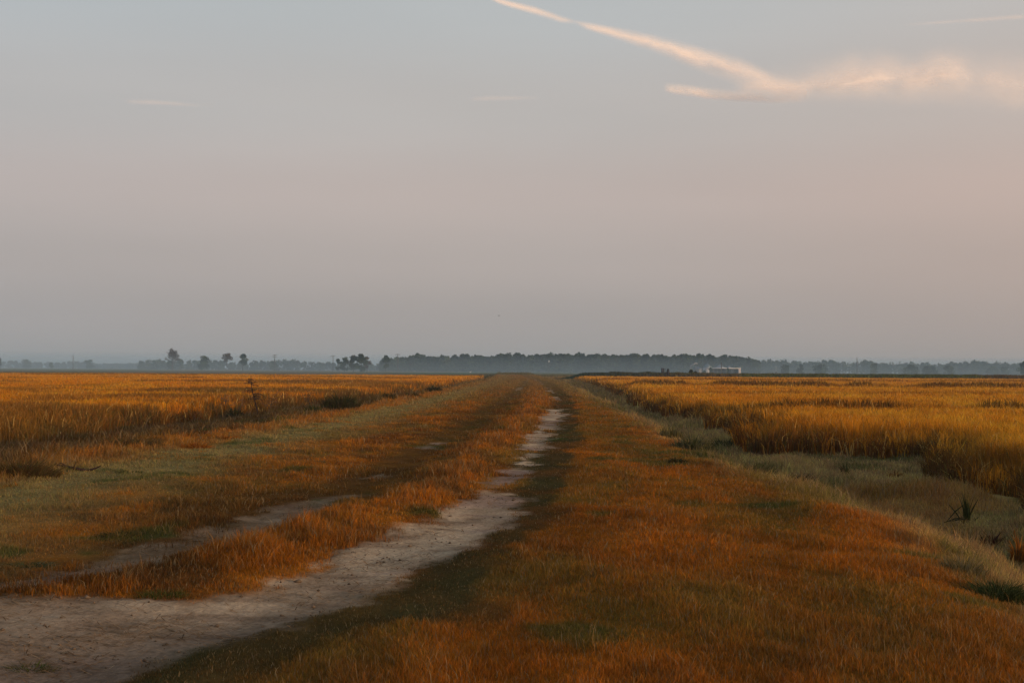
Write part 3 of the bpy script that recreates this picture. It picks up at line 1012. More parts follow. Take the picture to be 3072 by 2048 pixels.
FOREST = [(1146, 1076), (1152, 1066), (1160, 1062), (1168, 1072), (1195, 1068), (1225, 1063), (1244, 1058), (1250, 1054), (1262, 1055), (1275, 1063), (1300, 1064),
          (1325, 1062), (1345, 1066), (1370, 1058), (1387, 1055), (1400, 1057), (1415, 1060), (1445, 1058), (1465, 1063), (1480, 1059), (1505, 1053), (1520, 1055),
          (1545, 1053), (1557, 1050), (1575, 1060), (1600, 1055), (1630, 1054), (1660, 1055), (1690, 1055), (1707, 1056), (1738, 1050), (1760, 1056), (1805, 1051), (1830, 1057),
          (1870, 1057), (1908, 1050), (1930, 1055), (1950, 1061), (1975, 1057), (2010, 1060), (2035, 1055), (2060, 1057), (2100, 1054), (2150, 1061), (2195, 1058), (2220, 1065),
          (2250, 1067), (2262, 1074), (2275, 1078)]
woods('forest', 'dark hazy forest spanning the middle of the horizon behind the road', FOREST, 1150, 18, 20, .46, 301, 560, 3)
RIGHTL = [(2240, 1077), (2290, 1077), (2318, 1076), (2335, 1074), (2345, 1072), (2370, 1082), (2390, 1075), (2410, 1083), (2450, 1078), (2480, 1073), (2497, 1076), (2515, 1083), (2533, 1079),
          (2550, 1084), (2590, 1075), (2615, 1081), (2632, 1084), (2650, 1085), (2663, 1083), (2690, 1085), (2710, 1084), (2760, 1085), (2785, 1087), (2815, 1085), (2845, 1084),
          (2862, 1077), (2880, 1084), (2905, 1080), (2925, 1078), (2950, 1077), (2975, 1080), (3000, 1081), (3030, 1084), (3050, 1086), (3110, 1082), (3200, 1083), (3300, 1080)]
woods('tree_line', 'paler hazy tree line along the right horizon behind the darker trees', RIGHTL, 1330, 25, 24, .50, 302, 380, 2, (0, 1, 3), skip=[(2522, 2552), (2566, 2584), (2668, 2700)])
LEFTL = [(-220, 1080), (-100, 1083), (0, 1081), (30, 1082), (60, 1083), (100, 1082), (150, 1086), (200, 1084), (260, 1083), (300, 1089), (400, 1088), (430, 1090)]
woods('tree_line', 'faint pale tree line low on the far left horizon', LEFTL, 1950, 30, 20, .55, 303, 260, 1)
MIDL = [(424, 1082), (440, 1077), (455, 1076), (480, 1077), (500, 1081), (522, 1082), (545, 1083), (568, 1077), (590, 1079), (636, 1080), (650, 1078), (665, 1080), (700, 1084), (755, 1081), (780, 1081), (800, 1080), (812, 1077),
        (830, 1079), (850, 1074), (862, 1076), (887, 1075), (894, 1080), (900, 1086), (915, 1079), (930, 1080), (940, 1081), (950, 1082), (965, 1083), (975, 1087), (987, 1084), (1005, 1089), (1020, 1088),
        (1100, 1090), (1150, 1090)]
woods('tree_line', 'grey green tree line between the bare tree and the forest, left horizon', MIDL, 1400, 25, 20, .50, 304, 320, 1)

GRP = 'trees beyond the fields'
bare_tree(517, 1046, 42, 1150)
tl = [
    ('round_tree', 'dense dark round tree right of the bare tree', 613, 1067, 40, 1250, 0, 900, .12, 0),
    ('round_tree', 'small round tree left of the lone pole, far left horizon', 153, 1086, 15, 1700, 0, 350, .2, 0),
    ('round_tree', 'broad round tree right of the lone pole, far left horizon', 268, 1076, 30, 1800, 0, 600, .15, 0),
    ('round_tree', 'wide lumpy tree rising over the faint tree line, far left', 80, 1077, 32, 1900, 1, 600, .1, 0),
    ('tall_tree', 'tree cut by the left edge of the photo', 0, 1072, 12, 1500, 0, 350, .3, .2),
    ('round_tree', 'smaller tree tucked close behind the bare tree on its right', 541, 1073, 22, 1500, 1, 450, .1, 0),
    ('round_tree', 'low rounded tree close below the bare tree trunk', 512, 1080, 30, 1450, 3, 500, .1, 0),
    ('open_tree', 'tall tree with an open airy crown on a thin trunk', 681, 1057, 33, 1250, 4, 650, .50, .6),
    ('open_tree', 'tall dark tree with a full crown beside the airy one', 728, 1055, 38, 1200, 0, 900, .30, .3),
    ('round_tree', 'small tree in front of the double crossarm pole', 820, 1082, 24, 1400, 1, 450, .1, 0),
    ('leaning_tree', 'small leaning tree at the left end of the dark clump', 1014, 1074, 20, 1050, 0, 420, .15, .2),
    ('open_tree', 'airy tree second from the left in the dark clump', 1033, 1065, 30, 1060, 0, 800, .15, .1),
    ('round_tree', 'tree in the middle of the dark clump left of the forest', 1060, 1062, 34, 1060, 3, 1300, .02, 0),
    ('tall_tree', 'tallest tree of the dark clump left of the forest', 1084, 1057, 34, 1040, 0, 1400, .02, 0),
    ('open_tree', 'thin spreading tree at the right end of the dark clump', 1101, 1067, 26, 1060, 4, 500, .10, .4),
    ('tall_tree', 'leafy tree standing out at the left end of the forest', 1158, 1062, 22, 1080, 0, 600, .15, 0),
    ('round_tree', 'dark tree nearest the shed among the trees right of it', 2357, 1092, 30, 1150, 0, 550, .05, 0),
    ('round_tree', 'narrow dark tree between the two broader ones right of the shed', 2402, 1092, 22, 1150, 3, 420, .05, 0),
    ('round_tree', 'widest dark tree between the shed and the right-hand pole', 2462, 1091, 54, 1180, 0, 900, .02, 0),
    ('round_tree', 'dark upright tree just right of the right-hand pole', 2623, 1089, 26, 1250, 1, 500, .08, 0),
    ('round_tree', 'broad dark tree at the right of the sky gaps in the tree line', 2735, 1094, 44, 1200, 0, 760, .04, 0),
    ('round_tree', 'dark tree in the middle of the three right-hand trees', 2790, 1092, 42, 1200, 3, 760, .04, 0),
    ('round_tree', 'rounder greener tree right of the three dark trees', 2846, 1095, 36, 1220, 1, 650, .04, 0),
    ('round_tree', 'low hazy tree in the mist near the right edge', 2978, 1098, 44, 1350, 1, 600, .04, 0),
    ('round_tree', 'small hazy tree touching the low one near the right edge', 3014, 1095, 26, 1330, 0, 450, .04, 0),
    ('tall_tree', 'tall dark tree cut by the right edge of the photo', 3072, 1077, 34, 1050, 0, 800, .08, 0),
]
for i, (nm, lb, px, yt, wp, ds, cl, nl, tf, op) in enumerate(tl):
    tree(nm, lb, px, yt, wp, ds, col=cl, nleaf=nl, trunk_frac=tf, open_=op, seed=i)


# ------------------------------------------------------------------ poles, buildings and pump on the far side
def pole(label, px, ytop, dist, arms=0, can=False):
    b = at(px, 1107, dist); b[2] = ZF
    Ht = at(px, ytop, dist)[2] - ZF
    t = thing('utility_pole', label, 'utility pole', b, 'utility poles along the horizon')
    mb = MB()
    mb.tube([(0, 0, -.4), (0, 0, Ht * .5), (0, 0, Ht)], [.30, .26, .21], 10, (.10, .088, .078))
    mb.build('pole', M_WOOD, t)
    for k in range(arms):
        ma = MB()
        zz = Ht - .55 - 1.3 * k
        ma.box((0, -.25, zz), (3.6, .20, .26), (.11, .095, .085))
        a = ma.build('crossarm', M_WOOD, t)
        for xx in (-1.6, -.7, .7, 1.6):
            mi = MB()
            mi.lathe([(.02, zz + .131), (.09, zz + .18), (.05, zz + .25), (.10, zz + .31), (.01, zz + .40)], 8, (xx, -.25, 0), (.25, .25, .25))
            mi.build('insulator', M_PAINT, a)
    if can:
        mk = MB()
        zz = Ht - 4.0
        mk.lathe([(.01, zz - .7), (.40, zz - .68), (.44, zz - .6), (.44, zz + .5), (.30, zz + .68), (.01, zz + .72)], 14, (0, -.66, 0), (.13, .14, .14))
        mk.build('transformer', M_METAL, t)
    if arms == 0:
        mk = MB()
        mk.lathe([(.02, Ht), (.10, Ht + .08), (.06, Ht + .18), (.12, Ht + .26), (.01, Ht + .42)], 10, (0, 0, 0), (.20, .19, .18))
        mk.build('insulator', M_PAINT, t)
        mk = MB()
        mk.box((.32, 0, Ht - .35), (.50, .12, .12), (.12, .11, .1))
        mk.build('bracket', M_WOOD, t)
    return t


pole('lone bare wooden pole without crossarm, far left horizon', 219, 1066, 1150)
pole('wooden pole with two crossarms and a transformer can', 824, 1063, 1080, 2, True)
pole('wooden pole with one wide crossarm left of the dark tree clump', 999, 1066, 1120, 1)
pole('wooden pole with crossarm seen against the left end of the forest', 1193, 1061, 1020, 1)
pole('plain wooden pole against the tree line on the right horizon', 2571, 1073, 1030)
pole('thin pole standing in front of the white shed', 2164, 1087, 790)

# yard light in front of the forest
b = at(1646, 1107, 1000); b[2] = ZF
t = thing('yard_light', 'thin pole with a pale lamp head in front of the forest', 'lamp post', b)
mb = MB(); Ht = at(1646, 1084, 1000)[2] - ZF
mb.tube([(0, 0, -.3), (0, 0, Ht)], [.15, .11], 8, (.11, .10, .09)); mb.build('pole', M_WOOD, t)
mb = MB(); mb.lathe([(.02, Ht - .75), (.30, Ht - .55), (.42, Ht + .2), (.30, Ht + .75), (.02, Ht + .9)], 12, (0.15, -.35, 0), (.72, .74, .74)); mb.build('lamp_head', M_PAINT, t)

# thin pale post
b = at(2328, 1107, 640); b[2] = ZF
t = thing('marker_post', 'thin pale post on the levee right of the white shed', 'post', b)
mb = MB(); Ht = at(2328, 1098, 640)[2] - ZF
mb.tube([(0, 0, -.2), (0, 0, Ht)], [.07, .06], 8, (.55, .56, .56)); mb.build('post', M_PAINT, t)
mb = MB(); mb.box((0, -.11, 1.5), (.30, .06, .8), (.05, .05, .05)); mb.build('plate', M_DARK, t)
for k, (px, lb) in enumerate(((831, 'short dark post beside the double crossarm pole, left of the pair'), (836, 'short dark post beside the double crossarm pole, right of the pair'))):
    b = at(px, 1107, 1060); b[2] = ZF
    t = thing('fence_post', lb, 'post', b, 'short posts on the left horizon')
    mb = MB(); mb.tube([(0, 0, -.2), (0, 0, 1.7), (0, 0, 1.8)], [.28, .26, .12], 8, (.06, .055, .05)); mb.build('post', M_WOOD, t)


def bin_(label, px, yap, yeave, wpx, dist, wall=(.34, .36, .37), roof=(.24, .30, .31)):
    b = at(px, 1107, dist); b[2] = ZF
    r = wpx / 2 / FPX * dist
    he, ha = at(px, yeave, dist)[2] - ZF, at(px, yap, dist)[2] - ZF
    t = thing('grain_bin', label, 'grain bin', b, 'round grain bins at the farmyard')
    mb = MB()
    zs = np.arange(0, he, .28)
    prof = []
    for i, z in enumerate(zs):
        prof.append((r * .93 + (.03 if i % 2 else 0), z))
    prof.append((r * .93, he))
    mb.lathe(prof, 40, (0, 0, 0), wall)
    for a in np.linspace(0, 6.283, 13)[:-1]:
        mb.box((math.cos(a) * (r * .93 + .06), math.sin(a) * (r * .93 + .06), he / 2), (.10, .08, he), wall, a)
    mb.build('wall', M_METAL, t)
    mb = MB()
    mb.lathe([(r * 1.02, he - .05), (r * 1.02, he + .04), (r * .5, he + (ha - he) * .52), (.35, ha - .1), (.35, ha + .2), (.01, ha + .25)], 40, (0, 0, 0), roof)
    for a in np.linspace(0, 6.283, 21)[:-1]:
        p0, p1 = A((r * 1.0, 0, he + .08)), A((.4, 0, ha - .04))
        rot = lambda p: (p[0] * math.cos(a), p[0] * math.sin(a), p[2])
        mb.tube([rot(p0), rot(p1)], [.05, .05], 4, roof)
    mb.build('roof', M_METAL, t)


bin_('grain bin with a pale conical roof behind the left end of the white shed', 2122, 1091, 1101, 26, 835)
bin_('hazy grain bin roof showing over the middle of the white shed', 2160, 1094, 1104, 34, 900, roof=(.30, .33, .34))
bin_('small bin roof peeping over the right half of the white shed', 2188, 1099, 1104, 12, 880, roof=(.40, .42, .42))
bin_('low hazy grain bin left of the white shed, under the sloping auger', 2094, 1099, 1107, 26, 860, wall=(.17, .18, .19), roof=(.17, .19, .20))

# sloping auger and its elbow
D = 850.0
t = thing('grain_auger', 'pale sloping grain auger tube left of the white shed', 'grain auger', (*at(2073, 1107, D)[:2], ZF))
o3 = A((*at(2073, 1107, D)[:2], ZF))
rel = lambda px, py: at(px, py, D) - o3
mb = MB(); mb.tube([rel(2072, 1106), rel(2073, 1097), rel(2079, 1093), rel(2088, 1088.5)], [.40, .40, .34, .34], 10, (.30, .33, .36)); mb.build('tube', M_METAL, t)
mb = MB(); mb.tube([rel(2088, 1088.5), rel(2092, 1091)], [.30, .42], 10, (.45, .48, .5)); mb.build('spout', M_METAL, t)
mb = MB()
mb.tube([A((0, 0, -.2)), rel(2073, 1106)], [.14, .14], 6, (.2, .21, .22)); mb.tube([rel(2088, 1088.5), A((rel(2088, 1107)[0], 0, -.2))], [.10, .12], 6, (.2, .21, .22))
mb.build('support', M_METAL, t)

# the long white shed: left bay walled, the rest open to the front
D = 800.0
xl_, xr_ = at(2114, 1107, D)[0], at(2222, 1107, D)[0]
hr = at(2168, 1103.3, D)[2] - ZF
t = thing('shed', 'long low white shed with a bright roof edge and dim open bays', 'shed', ((xl_ + xr_) / 2, D, ZF))
L_ = xr_ - xl_
mb = MB()
mb.box((0, 3.4, hr - .06), (L_ + .3, 7.6, .12), (.32, .34, .35))
mb.box((0, -.46, hr - .18), (L_ + .3, .10, .36), (.80, .79, .76))
mb.box((0, 7.2, hr - .22), (L_ + .3, .10, .44), (.8, .8, .8))
mb.build('roof', M_PAINT, t)
mb = MB()
wl_ = (at(2128, 1107, D)[0] - at(2114, 1107, D)[0])
mb.box((-L_ / 2 + wl_ / 2, -.2, (hr - .45) / 2), (wl_, .14, hr - .45), (.40, .41, .42)); mb.build('front_wall', M_PAINT, t)
mb = MB(); mb.box((0, 6.9, (hr - .13) / 2), (L_, .14, hr - .13), (.11, .125, .145)); mb.build('back_wall', M_PAINT, t)
for sgn, cl_ in ((1, (.80, .72, .66)), (-1, (.6, .6, .6))):  # right end wall painted with its warm sunlit tone, left one plain grey
    mb = MB(); mb.box((sgn * (L_ / 2 - .09), 3.3, (hr - .13) / 2), (.14, 6.9, hr - .13), cl_); mb.build('end_wall', M_PAINT, t)
mb = MB(); mb.box((L_ / 2 - .8, -.2, (hr - .45) / 2), (1.3, .14, hr - .45), (.62, .52, .46)); mb.build('end_pier', M_PAINT, t)  # same warm sunlit tone painted into the pier's colour
for px in (2141, 2152, 2178, 2195, 2199):
    mb = MB(); xx = at(px, 1107, D)[0] - (xl_ + xr_) / 2
    mb.box((xx, -.2, (hr - .45) / 2), (.28, .24, hr - .45), (.20, .21, .23)); mb.build('post', M_PAINT, t)
mb = MB(); mb.tube([(L_ / 2 - .3, 0, hr), (L_ / 2 - .3, 0, hr + 1.0)], [.09, .07], 8, (.6, .6, .6)); mb.build('vent_pipe', M_PAINT, t)
for px, yt, wp, lb in ((2132, 1100, 9, 'dim shrub against the left part of the white shed'), (2184, 1102, 7, 'small dim shrub against the right part of the white shed'),
                       (2113, 1110, 9, 'low dark shrub at the foot of the left end of the shed')):
    tree('shrub', lb, px, yt, wp, 780, col=0, nleaf=220, trunk_frac=.05, seed=px, group='shrubs by the shed', cat='shrub')
tree('bush', 'brownish bush on the levee left of the white shed', 2074, 1107, 14, 330, col=2, nleaf=420, trunk_frac=.1, seed=5, group='bushes on the far levee', cat='bush')
tree('bush', 'lower brown bush touching the taller one left of the shed', 2087, 1112, 14, 330, col=2, nleaf=320, trunk_frac=.08, seed=6, group='bushes on the far levee', cat='bush')
tree('bush', 'small dark bush on the levee below the right end of the shed', 2228, 1117, 10, 330, col=0, nleaf=200, trunk_frac=.05, seed=8, group='bushes on the far levee', cat='bush')

# irrigation pump with its control cabinet on the levee
D = 326.0
zb = .10
b = A((*at(1988, 1107, D)[:2], zb))
t = thing('pump_cabinet', 'dark upright metal cabinet on two legs at the edge of the right rice field', 'cabinet', b)
wz = 9.0 / FPX * D
hz = at(1988, 1104.5, D)[2] - zb
mb = MB(); mb.box((-.10, 0, hz - .50), (wz * .66, .5, .95), (.055, .062, .08)); mb.box((-.10, 0, hz + .01), (wz * .72, .6, .06), (.05, .055, .065)); mb.build('body', M_DARK, t)
mb = MB(); mb.box((-.10, -.27, hz - .5), (wz * .54, .03, .84), (.075, .082, .10)); mb.build('door', M_DARK, t)
mb = MB(); mb.box((wz * .36, 0, hz / 2 + .02), (.16, .30, hz), (.035, .04, .045)); mb.build('side_post', M_DARK, t)
mb = MB(); mb.box((-wz * .38, 0, hz / 2 - .4), (.09, .2, hz - .8), (.05, .05, .055)); mb.build('leg', M_DARK, t)
b = A((*at(1995, 1107, D)[:2], zb))
t = thing('pipe_post', 'thin dark upright pipe between the cabinet and the pump', 'pipe', b)
mb = MB(); mb.tube([(0, 0, -.3), (0, 0, at(1995, 1104.5, D)[2] - zb)], [.075, .07], 10, (.045, .05, .055)); mb.build('pipe', M_DARK, t)
b = A((*at(2004, 1107, D)[:2], zb))
hz = at(2004, 1105, D)[2] - zb
t = thing('irrigation_pump', 'dark irrigation pump with a cone capped motor at the edge of the right field', 'pump', b)
mb = MB(); mb.lathe([(.02, 0), (.36, 0), (.36, .06), (.26, .12), (.27, hz * .38), (.40, hz * .40), (.40, hz * .44), (.02, hz * .44)], 20, (0, 0, 0), (.06, .035, .03)); mb.build('pump_head', M_DARK, t, )
mb = MB(); mb.lathe([(.02, hz * .445), (.34, hz * .445), (.35, hz * .72), (.30, hz * .74), (.02, hz * .74)], 20, (0, 0, 0), (.04, .045, .05)); mb.build('motor', M_DARK, t)
mb = MB(); mb.lathe([(.34, hz * .742), (.24, hz * .88), (.10, hz * .98), (.01, hz)], 20, (0, 0, 0), (.03, .035, .04)); mb.build('motor_cap', M_DARK, t)
mb = MB(); mb.tube([(-.2, 0, hz * .42), (-.52, 0, hz * .42), (-.60, 0, hz * .34), (-.60, 0, hz * .25)], [.12, .12, .12, .13], 10, (.06, .04, .035)); mb.build('discharge_pipe', M_DARK, t)

# white egret
D = 560.0
b = at(1411, 1120.5, D)
t = thing('white_bird', 'small white egret standing in the green strip beyond the left field', 'bird', b)
mb = MB()
mb.tube([(-.42, 0, .42), (-.25, 0, .50), (0, 0, .56), (.2, 0, .64), (.3, 0, .78), (.24, 0, .95), (.30, 0, 1.08), (.40, 0, 1.10)], [.02, .12, .17, .13, .06, .045, .06, .03], 10, (.8, .8, .78))
mb.build('body', M_PAINT, t, True)
mb = MB(); mb.tube([(.40, 0, 1.10), (.56, 0, 1.07)], [.022, .004], 6, (.5, .35, .08)); mb.build('beak', M_PAINT, t)
for s_ in (-.06, .06):
    mb = MB(); mb.tube([(0, s_, .45), (.04, s_, .22), (0, s_, -.1)], [.018, .014, .014], 5, (.04, .04, .04)); mb.build('leg', M_DARK, t)
# dark bird in the sky
b = at(1497, 947, 330)
t = thing('flying_bird', 'tiny dark bird flying above the road', 'bird', b, rz=.5)
mb = MB(); mb.tube([(-.20, 0, 0), (-.1, 0, .02), (.08, 0, .02), (.2, 0, 0)], [.01, .05, .045, .01], 8, (.05, .045, .04)); mb.build('body', M_DARK, t, True)
for s_ in (-1, 1):
    mb = MB()
    mb.add([(.08, 0, .03), (-.10, 0, .03), (.02, s_ * .22, .16), (-.10, s_ * .20, .14), (-.06, s_ * .46, .10)], [(0, 1, 3, 2)], [(2, 3, 4)], (.05, .045, .04))
    mb.build('wing', M_DARK, t)


# ------------------------------------------------------------------ weeds one can tell apart
def dead_sapling():
    g = np.random.default_rng(5)
    b = gph(773, 1252)
    sc = b[1] / FPX
    t = thing('dead_sapling', 'tall dead sapling with drooping bare twigs in front of the left field', 'sapling', b, 'dead weeds along the left field')
    tip = A(((750 - 773) * sc, 0, (1252 - 1128) * sc))
    f = np.linspace(0, 1, 9)
    pts = tip[None] * f[:, None] + np.stack([.03 * np.sin(f * 7), .02 * np.cos(f * 5), f * 0], 1)
    mb = MB(); mb.tube(pts, np.linspace(.034, .010, 9), 7, (.032, .020, .014)); mb.build('stem', M_BARK, t)
    mb = MB()
    for k in range(30):
        u = g.uniform(.42, .97)
        p = tip * u
        L2 = (.60 - .52 * abs(u - .62) / .4) * g.uniform(.55, 1.1) * (.6 if u > .85 else 1)
        a = g.uniform(0, 6.28)
        d = A((math.cos(a), math.sin(a) * .8, g.uniform(.15, .6)))
        q = [p, p + d * L2 * .35, p + d * L2 * .7 + A((0, 0, -.12 * L2)), p + d * L2 - A((0, 0, .45 * L2))]
        mb.tube(q, [.013, .011, .009, .008], 4, (.042, .025, .016))
        for _ in range(3):
            w_ = g.integers(1, 3)
            e = g.normal(0, .5, 3); e[2] = -abs(e[2]) * .6
            mb.tube([q[w_], q[w_] + e * .16], [.010, .008], 3, (.05, .03, .018))
    mb.build('twigs', M_BARK, t)


def bare_weed(label, px, pyb, pyt, z, spread, lean, n=10, seed=0, col=(.10, .06, .032)):
    g = np.random.default_rng(400 + seed)
    b = gph(px, pyb)
    sc = b[1] / FPX
    h = (pyb - pyt) * sc
    t = thing('bare_weed', label, 'weed', b, 'dead weeds along the left field')
    top = A((lean * sc, 0, h))
    f = np.linspace(0, 1, 6)
    mb = MB(); mb.tube(top[None] * f[:, None] + np.stack([.02 * np.sin(f * 6), 0 * f, 0 * f], 1), np.linspace(.017, .008, 6), 6, col); mb.build('stem', M_BARK, t)
    mb = MB()
    for k in range(n):
        u = g.uniform(.4, 1.0)
        a = g.uniform(0, 6.28)
        d = A((math.cos(a), math.sin(a), g.uniform(.3, 1.0)))
        L2 = spread * sc * g.uniform(.5, 1) * 1.1
        p = top * u
        q = [p, p + d * L2 * .5, p + d * L2 - A((0, 0, .2 * L2))]
        mb.tube(q, [.010, .008, .006], 4, col)
        for _ in range(4):
            e = g.normal(0, .6, 3)
            w_ = g.integers(1, 3)
            mb.tube([q[w_], q[w_] + e * .13], [.008, .006], 3, A(col) * 1.6)
    mb.build('twigs', M_BARK, t)


def clump(name, label, px, pyb, pyt, wpx, z, n, col, group=None, seed=0, lean=(.1, .7), wide=1.0, stiff=False, cat='grass clump', dens_r=.85, part=None):
    """one plant or tussock of blades rising from one foot"""
    g = np.random.default_rng(600 + seed)
    b = gph(px, pyb)
    sc = b[1] / FPX
    h, wd = (pyb - pyt) * sc, wpx * sc
    rx = wd * .5 * dens_r * np.sqrt(g.random(n)); a0 = g.uniform(0, 6.283, n)
    root = np.stack([rx * np.cos(a0), rx * np.sin(a0) * .7, np.full(n, -.04)], 1)
    hh = h * g.uniform(.35, 1.08, n) * (1 - .62 * np.clip(rx / (wd * .5 * max(dens_r, .01)), 0, 1) ** 2)
    out = np.where(rx < wd * .03, g.uniform(0, 6.283, n), a0 + g.normal(0, .7, n))
    ln = g.uniform(*lean, n) * np.minimum(1.6, wd / max(h, .05) * .5 + .25)
    w = np.maximum(.005, b[1] * .00058) * g.uniform(.7, 1.5, n) * wide
    cc = np.asarray(col)[g.integers(0, len(col), n)] * g.lognormal(0, .22, n)[:, None]
    v, q, t_, c = blades(root, hh, w, out, ln, g.uniform(-.8, .8, n), np.clip(cc, .004, .6), droop=0 if stiff else g.uniform(0, .35, n))
    me = meshnp(name, v, [q, t_], c)
    o = obj(name, me, M_WEED)
    o.location = b
    tag(o, label, cat, group)
    return o


DG, DB, OLV, ORG, RED = (.06, .07, .022), (.115, .065, .024), (.105, .085, .026), (.36, .14, .02), (.10, .032, .012)
GYG = (.14, .12, .055)
dead_sapling()
bare_weed('leaning bare weed stem just right of the dead sapling', 797, 1253, 1186, -.5, 26, 28, 9, 1)
bare_weed('bushy dead weed with forked top left of the dead sapling', 680, 1252, 1196, -.5, 34, -2, 16, 2, (.13, .075, .035))
bare_weed('slanting dead weed close left of the dead sapling', 712, 1250, 1196, -.5, 14, 18, 8, 3, (.12, .07, .035))
bare_weed('spindly dead weed between the dead sapling and the dark bushes', 926, 1236, 1184, -.45, 18, 2, 9, 4, (.07, .045, .025))
LW = 'weed clumps along the left field edge'
clump('weed_clump', 'greenish upright weeds left of the forked dead weed', 634, 1256, 1186, 34, ZF + .1, 260, [OLV, (.09, .08, .02), DB], LW, 11, (.05, .4))
clump('weed_clump', 'dark greenish weeds under the forked dead weed', 705, 1262, 1200, 56, ZF + .15, 420, [OLV, DG, DB], LW, 12, (.1, .5))
clump('weed_clump', 'tallest dark weed mass in front of the left field', 1022, 1228, 1166, 130, -.35, 1100, [(.048, .040, .014), (.075, .050, .018), (.055, .058, .018)], LW, 13, (.1, .6))
clump('weed_clump', 'green weeds at the foot of the spindly dead weed', 940, 1240, 1200, 60, -.4, 420, [DG, OLV, (.06, .065, .02)], LW, 14, (.1, .6))
clump('weed_clump', 'dark weeds left of the small far bushes along the left field', 1165, 1203, 1167, 60, -.3, 480, [(.048, .040, .014), (.075, .050, .018), (.055, .058, .018)], LW, 15, (.1, .5))
clump('weed_clump', 'grey green bush on the left bank where the road narrows', 1232, 1194, 1168, 74, -.3, 480, [(.048, .040, .014), (.075, .050, .018), (.055, .058, .018)], LW, 16, (.1, .6))
clump('weed_clump', 'farthest dark weed patch on the left bank', 1302, 1176, 1150, 60, -.3, 420, [(.048, .040, .014), (.075, .050, .018), (.055, .058, .018)], LW, 17, (.1, .6))
clump('weed_clump', 'low dark weeds in a dent of the left field edge', 470, 1275, 1220, 34, ZF, 260, [DG, DB], LW, 18, (.1, .5))
clump('weed_clump', 'reddish tall weed rising out of the left field', 478, 1190, 1140, 50, ZF + .1, 320, [(.30, .085, .016), (.24, .07, .014)], LW, 19, (.05, .4))
clump('tussock', 'big dark brown tussock at the left edge below the rice', 60, 1432, 1352, 250, -.45, 2600, [DB, (.12, .07, .022), OLV], None, 20, (.2, .8), cat='tussock', dens_r=.9)
clump('tussock', 'brown grassy mound between the big tussock and the left rice', 400, 1345, 1290, 230, -.45, 1500, [(.15, .09, .035), DB, OLV], None, 21, (.2, .8), cat='tussock', dens_r=.9)
clump('tussock', 'small bright orange tussock on the left grassy crest', 590, 1345, 1312, 110, -.1, 700, [ORG, (.30, .09, .014)], 'orange tussocks on the left crest', 22, (.2, .8), cat='tussock', dens_r=.9)
clump('tussock', 'second bright orange tussock further along the left crest', 692, 1316, 1294, 72, -.1, 420, [ORG, (.30, .09, .014)], 'orange tussocks on the left crest', 23, (.2, .8), cat='tussock', dens_r=.9)
GT = 'green tufts in the road grass'
clump('grass_tuft', 'dark green tuft on the bare dirt in the near left corner', 90, 1996, 1958, 140, 0, 420, [(.05, .07, .016), (.08, .09, .02), (.10, .085, .025)], GT, 30, (.5, 1.2), cat='grass tuft', dens_r=1.25)
clump('grass_tuft', 'green tuft at the left edge beside the left wheel rut', 90, 1697, 1655, 150, 0, 520, [(.055, .07, .025), (.12, .12, .06), (.10, .085, .025)], GT, 31, (.4, 1.0), cat='grass tuft', dens_r=1.3)
clump('grass_tuft', 'dark green patch in rusty grass above the left rut', 360, 1606, 1572, 120, 0, 520, [(.06, .07, .025), (.09, .075, .024), (.16, .085, .022)], GT, 32, (.4, 1.0), cat='grass tuft', dens_r=1.3)
clump('grass_tuft', 'green tuft in the pale strip right of the dead branch', 394, 1416, 1396, 64, -.05, 360, [(.05, .065, .02), (.10, .085, .025)], GT, 33, (.4, 1.0), cat='grass tuft', dens_r=1.3)
clump('grass_tuft', 'green tuft at the near end of the median grass', 490, 1790, 1735, 130, 0, 520, [(.09, .085, .02), (.06, .07, .016)], GT, 34, (.2, .8), cat='grass tuft', dens_r=1.3)
clump('grass_tuft', 'fresh green tuft in the orange right verge', 1795, 1712, 1655, 90, 0, 120, [(.10, .10, .018), OLV, (.2, .1, .02)], GT, 35, (.1, .6), cat='grass tuft', dens_r=1.3)
clump('grass_tuft', 'darker green tuft below the fresh one in the right verge', 1760, 1772, 1728, 100, 0, 170, [(.085, .085, .016), OLV, (.2, .1, .02)], GT, 36, (.1, .6), cat='grass tuft', dens_r=1.3)
# right ditch
RD = 'weeds in the right ditch'
clump('sedge_clump', 'grey green sedges at the foot of the right rice field', 2075, 1352, 1286, 150, -.72, 900, [(.09, .09, .035), (.05, .055, .018), GYG], RD, 40, (.05, .5), cat='sedge', dens_r=.9)
clump('sedge_clump', 'dark green sedges right of the grey green ones against the rice', 2175, 1352, 1296, 120, -.72, 800, [(.05, .055, .016), (.03, .036, .012), OLV], RD, 41, (.05, .5), cat='sedge', dens_r=.9)
clump('sedge_clump', 'far grey sedge patch where the right ditch begins', 2010, 1318, 1262, 90, -.7, 500, [GYG, OLV], RD, 42, (.05, .5), cat='sedge', dens_r=.9)
clump('weed_clump', 'dark broad weed mass in the middle of the right ditch', 2400, 1460, 1398, 150, -.7, 1000, [(.03, .038, .013), (.05, .05, .018), DB], RD, 43, (.2, .8), cat='weed', dens_r=.8)
clump('weed_clump', 'grey weeds on the left of the dark ditch weeds', 2270, 1432, 1362, 150, -.6, 800, [(.08, .08, .03), (.045, .05, .018), GYG], RD, 44, (.1, .6), cat='weed', dens_r=.8)
clump('weed_clump', 'small dark weed tuft on the right slope near the sedges', 2030, 1388, 1352, 70, -.3, 220, [(.03, .038, .013), (.05, .05, .018), DB], RD, 45, (.2, .8), cat='weed')
clump('weed_clump', 'dark green grass mass low at the right edge', 2985, 1800, 1705, 260, -.55, 2200, [(.035, .05, .015), (.03, .036, .012), (.07, .085, .03)], RD, 46, (.2, .8), cat='weed', dens_r=.9)
